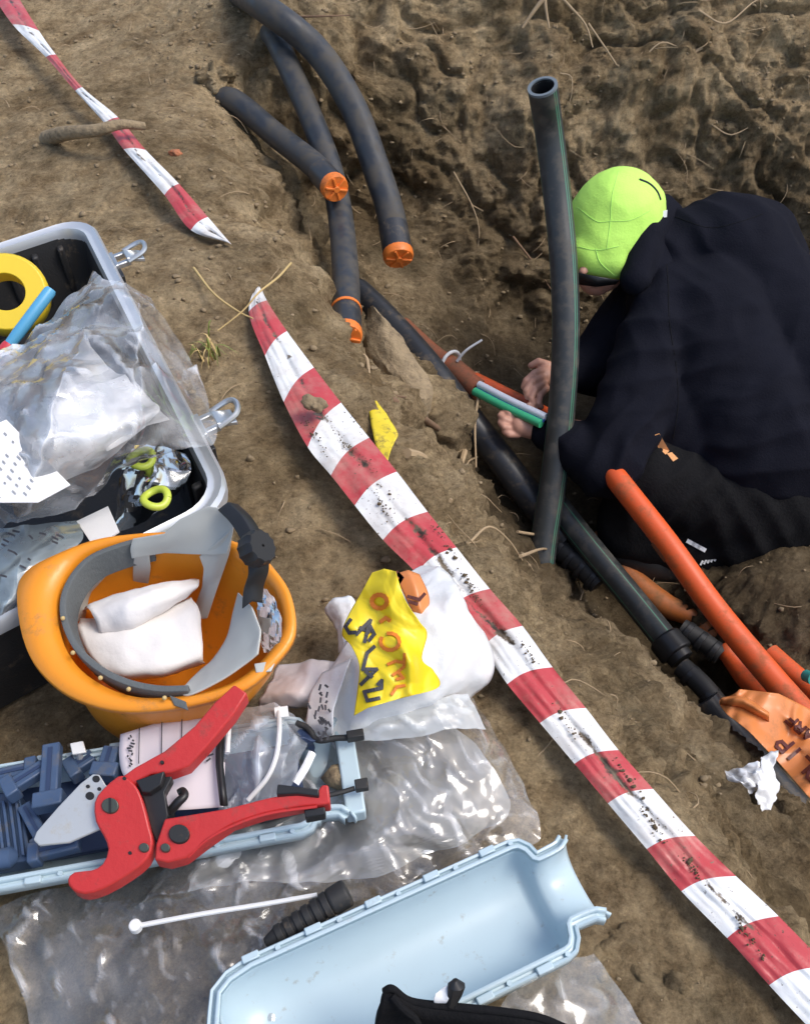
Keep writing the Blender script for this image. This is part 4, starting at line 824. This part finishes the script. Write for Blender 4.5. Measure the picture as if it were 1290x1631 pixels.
part('tie_head', MB().tube([a-Vector((0, 0, .004)), a+Vector((0, 0, .0045))], [.0055, .005], 16, True, 1), 'white', t, bevel=.001)
# black ribbed cable boot
a, b = P(440, 1492, .085), P(545, 1427, .095)
t = thing('cable_boot', 'black ribbed rubber boot lying behind the empty half shell', 'cable boot', a)
d = (b-a).normalized(); q = d.cross(Vector((0, 0, 1))).normalized(); L = (b-a).length
part('boot_body', MB().tube([a-d*.01, a, a.lerp(b, .5), b-d*.012, b-d*.010, b+d*.004, b+d*.006], [.004, .007, .0085, .0095, .0115, .0115, .010], 16, True, 1), 'rubber', t, bevel=.001)
for k in range(6):
    c = a + d*L*(.06+.14*k); r = .0072+.0026*k/5; part('rib', MB().tube([c-d*.0030, c+d*.0030], r+.0012, 16, True, 1), 'rubber', t, bevel=.0008)
# bottom edge: dark bag with a small clip
t = thing('dark_bag', 'black fabric tool bag flap with raised corner at the bottom edge', 'tool bag', P(730, 1640, .1))
rows = [[(612,1580,.165),(625,1576,.168),(655,1596,.16),(720,1604,.158),(800,1612,.155),(860,1622,.15),(905,1640,.145)],[(604,1605,.160),(628,1600,.163),(665,1618,.155),(720,1622,.15),(800,1628,.148),(850,1640,.145),(900,1655,.14)],
        [(596,1650,.13),(640,1640,.13),(690,1650,.12),(740,1655,.12),(800,1660,.12),(850,1670,.12),(900,1690,.12)],[(590,1800,.1),(640,1800,.1),(690,1800,.1),(740,1800,.1),(800,1800,.1),(850,1800,.1),(900,1800,.1)]]
part('flap', MB().grid(world_rows(loft(rows, 36, 7))), 'black_cloth', t, angle=180, solid=.004)
part('piping', MB().tube([P(u, v, z+.001) for u, v, z in rows[0]], .0028, 10, True, 6), 'black_cloth', t)
part('seam_cord', MB().tube([P(625,1588,.17), P(640,1606,.168), P(662,1625,.16), P(672,1650,.15)], .0026, 8, True, 5), 'black_cloth', t)
t = thing('black_clip', 'small black clip with white tag standing on the dark bag at the bottom', 'clip', P(715, 1590, .15))
part('clip_head', MB().tube([P(724,1562,.175), P(727,1570,.172), P(724,1582,.168), P(718,1602,.160)], [.0022, .0065, .0055, .0035], 8, True, 1), 'black', t)
part('clear_tag', MB().grid(crumple(world_rows(loft([[(693,1585,.168),(712,1570,.17)],[(690,1596,.164),(715,1592,.166)],[(700,1602,.158),(716,1600,.16)]], 8, 4)), .003, 180.0, 2)), 'bag_white', t, angle=180, solid=.0004)

# ------------------------------------------------------------------ white bag with the yellow printed strip
t = thing('white_bag', 'white plastic bag slumped on the bank against the red and white tape', 'plastic bag', P(620, 1060, .02))
rows = [[(672,905,.10),(700,905,.115),(725,935,.12),(735,960,.12)],[(600,950,.10),(660,955,.14),(720,965,.145),(745,985,.12)],[(570,990,.10),(640,1000,.15),(720,1010,.15),(772,1010,.10)],
        [(540,1040,.095),(630,1050,.15),(710,1045,.145),(786,1045,.08)],[(515,1090,.09),(610,1090,.14),(700,1085,.13),(782,1088,.06)],[(490,1140,.08),(590,1130,.12),(690,1115,.11),(755,1108,.05)],[(480,1185,.07),(560,1165,.10),(650,1140,.09),(735,1128,.04)]]
part('bag_skin', MB().grid(crumple(world_rows(loft(rows, 52, 10)), .014, 30, 23, fine=.3)), 'bag_white', t, angle=180, solid=.0006)
rows = [[(517,968,.075),(530,952,.085),(560,950,.085),(572,966,.08)],[(520,980,.07),(540,968,.09),(562,968,.09),(570,985,.08)],[(534,1000,.07),(545,990,.085),(560,990,.085),(568,1005,.08)],[(540,1040,.07),(548,1030,.08),(560,1030,.08),(566,1040,.08)]]
part('bag_corner', MB().grid(crumple(world_rows(loft(rows, 14, 6)), .005, 120.0, 6)), 'bag_white', t, angle=180, solid=.0006)
mb = MB()
for k in range(34):
    u0, v0 = 503+rnd.gauss(9, 7), 1090+rnd.uniform(0, 85); mb.strokes([[(u0, v0), (u0+rnd.uniform(-2, 4), v0+rnd.uniform(2, 7))]], 3.2, lambda u, v: P(u, v, .125-(v-1085)*.0001), .0004)
rows = [[(512,1075,.10),(560,1050,.11)],[(492,1110,.105),(535,1120,.118)],[(488,1150,.10),(530,1160,.112)],[(485,1178,.085),(528,1178,.095)]]
t2 = thing('printed_bag', 'greyish white bag corner with small dark print beside the yellow strip', 'plastic bag', P(510, 1130, .05))
part('bag_skin', MB().grid(crumple(world_rows(loft(rows, 16, 7)), .003, 66.0, 2)), 'bag_white', t2, angle=180, solid=.0006); part('bag_print', mb, 'ink', t2, smooth=False)
t2 = thing('pinkish_bag', 'pale pinkish plastic bag squeezed between the hard hat and the white bag', 'plastic bag', P(470, 1080, .03))
rows = [[(440,1060,.07),(500,1052,.08),(545,1055,.07)],[(430,1085,.08),(490,1075,.10),(540,1080,.08)],[(415,1110,.08),(480,1105,.10),(525,1105,.085)],[(410,1135,.06),(460,1130,.08),(510,1125,.07)]]
part('bag_skin', MB().grid(crumple(world_rows(loft(rows, 24, 8)), .006, 72.0, 12)), 'bag_pink', t2, angle=180, solid=.0006)
zy = lambda u, v: .172 + .016*math.sin((u-560)/130*math.pi) - (v-1000)*.00022 + .004*math.sin(u*.05+v*.03) + .016*folds(Vector((u*.0007, -v*.0007, .3)), 48, 3)
t = thing('yellow_strip', 'bright yellow warning tape with black and orange lettering lying on the white bag', 'tape scrap', P(610, 1010, .15))
rows = [[(593,912),(612,906),(630,910)],[(575,945),(600,940),(645,955)],[(555,980),(590,985),(668,990)],[(545,1010),(600,1015),(680,1010)],[(560,1030),(615,1045),(672,1050)],[(572,1060),(620,1075),(690,1068)],[(570,1095),(620,1095),(698,1095)],[(564,1140),(585,1128),(640,1112)]]
g = [[P(u, v, zy(u, v)) for u, v, _ in r] for r in loft([[(a_, b_, 0) for a_, b_ in r] for r in rows], 48, 12)]
part('strip', MB().grid(g), 'yellow_tape', t, angle=180, solid=.0006)
on = lambda u, v: P(u, v, zy(u, v)+.0022)
mb = MB(); mb.strokes([[(558,987),(550,998),(556,1008),(566,1007)],[(568,1010),(590,988),(581,1022)],[(574,1000),(588,1006)],[(590,998),(596,1010),(588,1020)],
    [(596,1030),(585,1040),(578,1066)], [(578,1066),(600,1066),(575,1090)],[(583,1070),(592,1078)], [(608,1084),(608,1096),(580,1102),(585,1116),(604,1112)],[(608,1084),(602,1090)]], 5.6, on)
part('black_lettering', mb, 'ink', t, smooth=False)
mb = MB(); mb.strokes([disc((604,958), 12, 14)+[disc((604,958), 12, 14)[0]]], 6.5, on)
mb.strokes([[(606,990),(614,984),(620,988)], disc((621,1022), 15, 14)[10:]+disc((621,1022), 15, 14)[:9]], 5.5, on)
mb.strokes([[(618,1058),(630,1053),(640,1055)],[(644,1042),(643,1062),(634,1070)],[(626,1075),(634,1070),(642,1080),(632,1082)],[(624,1106),(632,1094),(644,1092)]], 4.6, on)
part('orange_lettering', mb, 'red_ink', t, smooth=False)
rows = [[(628,915,.165),(650,908,.168),(668,915,.160)],[(640,940,.16),(662,935,.165),(680,940,.155)],[(655,970,.152),(670,972,.155),(684,958,.15)],[(664,982,.145),(672,980,.147),(680,970,.146)]]
t = thing('orange_scrap', 'orange tape scrap with a dark letter tucked between yellow strip and barrier tape', 'tape scrap', P(655, 945, .15))
part('scrap_film', MB().grid(world_rows(loft(rows, 12, 5))), 'orange_tape', t, angle=180, solid=.0006)
mb = MB(); mb.strokes([[(650,950),(668,955),(676,946)],[(652,958),(664,962)]], 5, lambda u, v: P(u, v, .168-(v-940)*.0003)); mb.strokes([[(632,912),(640,920),(634,930)]], 6, lambda u, v: P(u, v, .171)); part('dark_letter', mb, 'maroon', t, smooth=False)

# ------------------------------------------------------------------ the worker crouching in the trench
def pr(u1, v1, d1, r1, u2, v2, d2, r2): return (D(u1, v1, d1), r1*d1/FPX, D(u2, v2, d2), r2*d2/FPX)
foot = P(1060, 880, -.62)
man = thing('person', 'person in dark navy hoodie and lime cap crouching in the trench, hands on the duct', 'person', foot)
skin = [pr(985,375,1.93,58, 965,400,1.93,54), pr(958,425,1.92,40, 950,440,1.93,30), pr(1015,390,1.95,40, 1060,420,1.95,45),         # skull, jaw, neck
        pr(1120,450,1.96,60, 1180,520,1.97,60), pr(1100,470,1.93,28, 1000,700,1.86,26), pr(1000,700,1.86,26, 850,680,1.90,16),           # chest, near arm
        pr(1090,450,2.02,28, 960,600,2.02,24), pr(960,600,2.02,24, 888,600,1.96,17)]
def hand(palm, fingers, thumb):
    out = [pr(*palm)]
    for f in fingers + [thumb]:
        for (u, v, d, r), (u2, v2, d2, r2) in zip(f[:-1], f[1:]): out.append(pr(u, v, d, r*.86, u2, v2, d2, r2*.84))
    return out
skin += hand((884,596,1.95,19, 866,600,1.93,17),                                                # far hand closing over the duct from above
   [[(872,588,1.925,8),(852,594,1.90,7.4),(838,606,1.89,6.8),(834,616,1.895,6)], [(866,600,1.915,8),(848,608,1.885,7.4),(838,622,1.88,6.8),(840,632,1.885,6)],
    [(866,610,1.91,7.6),(852,620,1.88,7),(846,634,1.877,6.4),(850,642,1.88,5.8)], [(870,618,1.91,7),(860,630,1.885,6.4),(858,642,1.885,6),(862,648,1.89,5.4)]],
   [(874,582,1.93,8.5),(858,576,1.93,7.6),(846,582,1.935,6.6)])
skin += hand((850,682,1.90,18, 828,678,1.895,17),                                               # near hand below the tubes
   [[(826,668,1.90,8),(812,660,1.895,7.4),(806,654,1.905,6.6),(812,648,1.92,6)], [(818,674,1.895,8),(803,668,1.89,7.4),(797,662,1.90,6.6),(802,656,1.915,6)],
    [(818,684,1.892,7.8),(803,680,1.885,7.2),(797,673,1.893,6.4),(800,667,1.905,5.8)], [(824,692,1.892,7.2),(811,692,1.885,6.6),(803,687,1.89,6)]],
   [(846,668,1.895,8.5),(850,655,1.885,7.6),(842,646,1.88,6.6)])
face = D(942,418,1.86)
skin += [(D(934,424,1.875), .012, D(928,432,1.87), .009), (D(1003,418,1.875), .011, D(1000,428,1.87), .013)]     # nose, ear
blob('body', skin, .0023, 'skin', man, smooth=2)
for u, v, d in ((930,412,1.885), (946,420,1.872)): part('eye', MB().ball(D(u, v, d), .007, 10, 8), 'white', man)
part('hair', MB().ball(D(985,392,1.935), 60*1.93/FPX, 18, 12, sc=(1, .95, .9)), 'hair', man)
jk = [pr(1160,418,1.98,102, 1235,560,1.97,124), pr(1235,560,1.97,124, 1290,640,1.93,145), pr(1290,640,1.93,145, 1330,760,1.93,140),   # rounded back
      pr(1085,405,1.96,62, 1150,405,1.98,92), pr(1190,402,1.99,86, 1200,420,2.0,84),
      pr(1042,392,1.945,44, 1070,420,1.95,60), pr(1060,480,1.92,66, 1120,520,1.93,110), pr(1120,560,1.93,115, 1200,700,1.90,135), # shoulder, side
      pr(1062,490,1.89,58, 1010,640,1.85,60), pr(1010,640,1.85,60, 975,738,1.83,57), pr(1040,640,1.9,70, 1100,700,1.9,80),          # near upper arm
      pr(965,742,1.83,52, 905,705,1.87,36), pr(905,705,1.87,36, 872,688,1.895,25), pr(876,690,1.892,27, 868,686,1.897,26),         # near forearm and cuff
      pr(1040,480,2.02,62, 960,580,2.03,52), pr(960,580,2.03,52, 898,598,1.965,26), pr(900,598,1.966,28, 893,597,1.962,27)]         # far arm
hoodie = blob('hoodie', jk, .0065, 'navy', man, smooth=14, wr=.011, wscale=13, wseed=3, creases=[
  (D(992,720,1.78), (D(1040,760,1.78)-D(930,690,1.78)).normalized(), .11, .045, .010), (D(1045,560,1.84), (D(1060,640,1.84)-D(1040,480,1.84)).normalized(), .13, .06, .009),
  (D(1150,640,1.84), (D(1180,720,1.84)-D(1100,560,1.84)).normalized(), .16, .075, .010), (D(1100,370,1.9), (D(1180,330,1.9)-D(1060,420,1.9)).normalized(), .12, .06, .008), (D(1250,700,1.82), (D(1250,780,1.8)-D(1230,600,1.8)).normalized(), .15, .06, .010)])
blob('hoodie_collar', [pr(1056,330,1.93,20, 1030,372,1.875,26), pr(1030,372,1.875,26, 1012,445,1.86,26), pr(1062,345,1.95,26, 1045,440,1.90,34)], .006, 'navy', man, smooth=6, wr=.003, wscale=25)
tr = [pr(1330,790,1.93,110, 1180,790,1.90,100), pr(1180,790,1.90,100, 1040,770,1.87,72), pr(1040,770,1.87,72, 1000,840,1.92,50), pr(1000,840,1.92,50, 1130,868,1.93,52),
      pr(1130,868,1.93,52, 1260,850,1.95,62), pr(1180,840,1.9,70, 1260,800,1.9,90)]
blob('trousers', tr, .0085, 'black_cloth', man, smooth=8, wr=.009, wscale=15, wseed=9, creases=[(D(1080,800,1.8), (D(1160,840,1.8)-D(1040,740,1.8)).normalized(), .12, .05, .010), (D(1200,850,1.8), (D(1260,800,1.8)-D(1160,880,1.8)).normalized(), .12, .05, .008)])
blob('shoe', [pr(985,868,1.94,34, 1040,890,1.94,36), pr(1040,890,1.94,36, 1110,905,1.95,32), pr(975,862,1.93,26, 985,880,1.95,28)], .006, 'rubber', man, smooth=4)
part('shoe_mark', MB().strokes([[(982,850),(987,840)]], 4.5, lambda u, v: D(u, v, 1.892), .001), 'white', man, smooth=False)
part('pocket_bar', MB().strokes([[(1096,862),(1122,876)]], 6.5, lambda u, v: D(u, v, 1.845), .001), 'white', man, smooth=False)
part('pocket_print', MB().strokes([[(1116+k*5.6,899-k*1.6),(1119+k*5.6,894-k*1.6)] for k in range(6)], 3.2, lambda u, v: D(u, v, 1.862), .001), 'white', man, smooth=False)
cp_ = blob('cap', [pr(985,345,1.93,76, 984,350,1.93,76), pr(980,350,1.92,75, 962,392,1.90,50), pr(942,408,1.885,30, 975,418,1.885,28), pr(930,402,1.89,26, 930,412,1.89,22)], .005, 'lime', man, smooth=9, wr=.0042, wscale=16, wseed=1)
from mathutils.bvhtree import BVHTree
def surf(o, u, v, lift=.001):
    bv = surf.cache.setdefault(o.name, BVHTree.FromPolygons([q.co.copy() for q in o.data.vertices], [tuple(f.vertices) for f in o.data.polygons]))
    d = Vector(ray(u, v)).normalized(); hit = bv.ray_cast(Vector(CP), d); p = hit[0] if hit[0] else D(u, v, 1.9); return p - d*lift
surf.cache = {}
def seam(name, o, pts, r, mat, lift=.0002, par=None):
    W = catmull([Vector((u, v, 0)) for u, v in pts], [1]*len(pts), 7)[0] if len(pts) > 2 else [Vector((*pts[0], 0)).lerp(Vector((*pts[1], 0)), k/8) for k in range(9)]
    return part(name, MB().tube([surf(o, w_.x, w_.y, lift) for w_ in W], r, 6, True, 1), mat, par or o)
dk_lime = plain('lime_seam', (.44,.78,.16), .8)
seam('panel_seam', cp_, [(985,272),(975,310),(972,350),(966,396)], .0008, dk_lime); seam('panel_seam', cp_, [(920,330),(950,352),(972,352),(1005,350),(1035,335)], .0008, dk_lime)
seam('panel_seam', cp_, [(918,392),(950,398),(985,392)], .0009, dk_lime); seam('brim_fold', cp_, [(948,396),(956,418),(978,438)], .0010, dk_lime)
seam('shoulder_seam', hoodie, [(1060,400),(1064,450),(1066,510),(1074,565)], .0010, 'black_cloth'); seam('back_seam', hoodie, [(1075,345),(1130,362),(1180,352),(1215,340)], .0008, 'black_cloth')
seam('side_seam', hoodie, [(1076,575),(1080,640),(1072,700)], .0009, 'black_cloth')
part('under_brim', MB().grid([[D(u, v, d) for u, v, d in r] for r in [[(914,433,1.862),(955,441,1.848),(986,446,1.86)],[(918,452,1.875),(950,456,1.87),(980,452,1.875)]]]), 'black', cp_, angle=180, solid=.003)
seam('vent_strap', cp_, [(1018,285),(1034,292),(1046,304),(1052,318)], .0026, 'black')
part('neck_label', MB().box(surf(bpy.data.objects['hoodie_collar'], 1056, 341, .002), (.0085, .002, .001), (0, .004, .006), (0, .001, -.001)), 'white', man)

tro = bpy.data.objects['trousers']; near_ = lambda u, v: min((surf(hoodie, u, v, .002), surf(tro, u, v, .002)), key=lambda p: (p-Vector(CP)).length)
for pts_ in ([(1043,692),(1050,690),(1056,704),(1066,718),(1060,724),(1048,712)], [(1062,722),(1070,720),(1080,730),(1072,735)]):
    top = [near_(u, v) for u, v in pts_]; part('bright_patch', MB().prism(top, Vector(FW)*.001), plain('apricot_cloth', (.75,.36,.14), .7), tro, smooth=False)

# ------------------------------------------------------------------ roots, sticks, straw
def strand(name, label, cat, lines, mat, seg=8, group=None, jit=.2):
    p0 = None; objs = []
    for pts, rad in lines:
        W = [G(u, v, h) for u, v, h in pts]; n = len(W)
        objs.append((W, [rad*(1-.55*k/(n-1)) for k in range(n)]))
    mb = MB()
    if len(objs) == 1: mb.tube(*objs[0], seg, True, 6); return tag(part(name, mb, mat), label, cat, group)
    t = thing(name, label, cat, objs[0][0][0], group)
    for k, (W, r) in enumerate(objs): part('main_stem' if k == 0 else 'branch', MB().tube(W, r, seg, True, 6), mat, t)
    return t
strand('root', 'pale forked root hanging from the top of the far wall above the upright pipe', 'root', [([(882,-8,.03),(868,18,.04),(850,38,.035),(830,64,.03)], .008), ([(864,20,.04),(866,45,.045),(872,68,.035)], .0055), ([(876,8,.04),(905,38,.04),(930,60,.03),(942,88,.02)], .004)], 'root')
strand('root', 'short pale root on the far wall left of the scattered dark clumps', 'root', [([(1126,90,.03),(1105,103,.035),(1080,118,.03)], .0045)], 'root')
strand('root', 'long thin root running down the far wall right of the forked root', 'root', [([(935,50,.02),(970,105,.025),(1000,150,.02),(1018,182,.01)], .0026)], 'root')
strand('root', 'thin branching root spreading over the dark soil by the foot of the upright pipe', 'root', [([(822,862,.03),(870,880,.05),(915,905,.05),(950,930,.03)], .0035), ([(826,905,.03),(866,898,.05),(905,918,.05),(925,955,.02)], .0030), ([(955,898,.04),(938,918,.05),(922,965,.02)], .0036)], 'root')
strand('straw_stem', 'dry golden straw bent across the torn end of the near tape', 'straw', [([(312,443,.02),(345,492,.03),(385,525,.035),(408,540,.04)], .0024), ([(466,442,.03),(448,482,.05),(420,515,.06),(392,528,.04),(350,543,.02)], .0022)], 'straw')
strand('root', 'thin reddish fibre dangling on the far wall between capped pipes and upright pipe', 'root', [([(722,285,.02),(750,345,.035),(762,385,.03),(756,425,.02)], .0022), ([(750,345,.035),(768,352,.03)], .0018)], 'root')
strand('stick', 'brown weathered stick lying in the dark gap beside the yellow scrap', 'stick', [([(598,652,.03),(650,680,.045),(716,712,.03)], .0105)], 'wood', 10)
strand('stick', 'short twig leaning on the far wall just left of the upright pipe', 'stick', [([(815,392,.03),(850,440,.035),(882,480,.02)], .0035)], 'wood')
strand('root', 'pale root hanging straight down across the buried black pipe', 'root', [([(754,645,.10),(757,690,.13),(752,730,.11),(756,770,.05)], .0042)], 'root')
strand('splinter', 'light brown wood splinter standing in the soil below the hanging root', 'splinter', [([(738,745,.05),(730,775,.05),(716,812,.02)], .007)], 'root', 7)
strand('splinter', 'flat pale splinter lying beside the red and white tape below the yellow scrap', 'splinter', [([(648,745,.03),(675,755,.035),(705,775,.02)], .008)], 'root', 7)
strand('root', 'curled pale fibre beside the open mouth of the upright pipe', 'root', [([(888,148,.05),(904,160,.06),(906,180,.05),(899,196,.03)], .0020)], 'root')
strand('clay_root', 'thick clay covered root lying across the far stretch of tape', 'root', [([(78,232,.015),(115,250,.05),(165,258,.065),(205,252,.07),(240,243,.055)], .0165)], 'clay', 12)
for lab, pts_, r_, m_ in (
  ('thin dark root hanging over the hollow below the long slab of clay', [(612,650,.03),(640,672,.06),(668,668,.05),(690,690,.02)], .003, 'wood'),
  ('thin pale root beside the thick wood splinter near the near tape', [(760,742,.03),(742,770,.06),(748,800,.05),(735,835,.02)], .0022, 'root'),
  ('root fibre arching on the bank just right of the near tape, above the white bag', [(745,880,.02),(775,870,.045),(805,885,.04),(830,905,.02)], .0022, 'root'),
  ('thin root running across the far wall at the top right corner', [(1110,30,.02),(1150,60,.035),(1200,20,.03),(1250,8,.02)], .0028, 'root'),
  ('pale twig on the far wall between forked root and top right corner', [(1010,120,.02),(1045,95,.04),(1080,88,.02)], .003, 'root'),
  ('faint long fibre on the far wall above the worker\'s back', [(1130,210,.02),(1160,232,.03),(1205,215,.03),(1240,235,.02)], .002, 'root'),
  ('dark twig poking from the wall between the upper two capped pipes', [(470,40,.02),(520,60,.05),(560,58,.05)], .003, 'wood'),
  ('short pale root end under the lowest capped pipe', [(572,580,.02),(585,600,.04),(590,630,.03)], .005, 'root')):
    strand('root', lab, 'root', [(pts_, r_)], m_)
# slab of clay that broke off the trench edge
g0 = G(640, 590); sl_z = lambda u, v: g0.z + .055 + (565-v)*.0006
t_rows = [[(584,488),(594,486),(606,500)],[(584,512),(606,512),(632,528)],[(584,548),(615,548),(655,560)],[(595,580),(640,582),(680,598)],[(622,612),(660,612),(690,622)],[(650,632),(672,636),(688,636)]]
g = [[P(u, v, sl_z(u, v)+.02*math.sin(math.pi*i/18)) for i, (u, v, _) in enumerate(r)] for r in loft([[(a_, b_, 0) for a_, b_ in r] for r in t_rows], 18, 6)]
g = [[p + Vector((mn.noise(p*40), mn.noise(p*40+Vector((9,0,0))), mn.noise(p*30)*1.2+.6*mn.fractal(p*90, .8, 2, 3)))*.006 for p in r] for r in g]
top = g; bot = [[p-Vector((0, 0, .06+.01*mn.noise(p*30))) for p in r] for r in g]; mb = MB(); mb.grid(top); mb.grid(bot)
edge_t = top[0] + [r[-1] for r in top[1:]] + top[-1][::-1][1:] + [r[0] for r in top[::-1][1:]]; edge_b = bot[0] + [r[-1] for r in bot[1:]] + bot[-1][::-1][1:] + [r[0] for r in bot[::-1][1:]]
mb.grid([edge_t, [(a_+b_)/2 + Vector((mn.noise(a_*35), mn.noise(a_*35+Vector((5,0,0))), 0))*.012 for a_, b_ in zip(edge_t, edge_b)], edge_b])
tag(part('clay_lump', mb, 'clay', angle=50, weld=True), 'long light brown lump of clay on the trench edge beside the buried pipe', 'clay lump')
t = thing('grass_tuft', 'small tuft of green and yellow grass growing beside the open case', 'grass', G(345, 575))
for nm, mt, n_ in (('green_blade', 'grass_green', 12), ('dry_blade', 'straw', 11)):
    for k in range(n_):
        b0 = G(335+random.gauss(0, 9), 572+random.gauss(0, 7)); a = random.uniform(0, 6.28); L = random.uniform(.02, .05); h = random.uniform(.015, .04)
        dv = Vector((math.cos(a), math.sin(a), 0)); s_ = Vector((-dv.y, dv.x, 0))*.0018
        W = catmull([b0-Vector((0, 0, .005)), b0+dv*L*.4+Vector((0, 0, h)), b0+dv*L+Vector((0, 0, h*.5))], [1]*3, 4)[0]
        part(nm, MB().grid([[p-s_*(1-i/9), p+s_*(1-i/9)] for i, p in enumerate(W)]), mt, t, angle=180)
def clod(label, u, v, r, lift, mat='clay', sc=1.0, jag=.22):
    p = G(u, v, lift); mb = MB(); lump(mb, p, r, 40, 28, jag)
    for i, q_ in enumerate(mb.v): e_ = (q_-p); mb.v[i] = q_ + e_*(.35*mn.fractal(q_*60, .8, 2, 3)+.12*mn.noise(q_*170))
    o = part('clod', mb, mat, angle=180); return tag(o, label, 'clod')
clod('sandy yellowish broken clod lying right of the empty half shell near the bottom', 1010, 1545, .030, -.006, 'soil', 1, .55)
clod('low sandy clod at the bottom edge between clear offcut and tape', 1085, 1590, .026, -.008, 'soil', 1, .5)
clod('rough soil clod covering the buried end of the shortest capped pipe', 346, 134, .040, .016, 'soil', 1, .4)
clod('damp soil clod lying on the near tape beside its folded edge', 508, 708, .017, .075, 'clod')
clod('brick red clod chip near the far tape', 281, 252, .011, .010, plain('brick_chip', (.42,.14,.06), .8, .3))
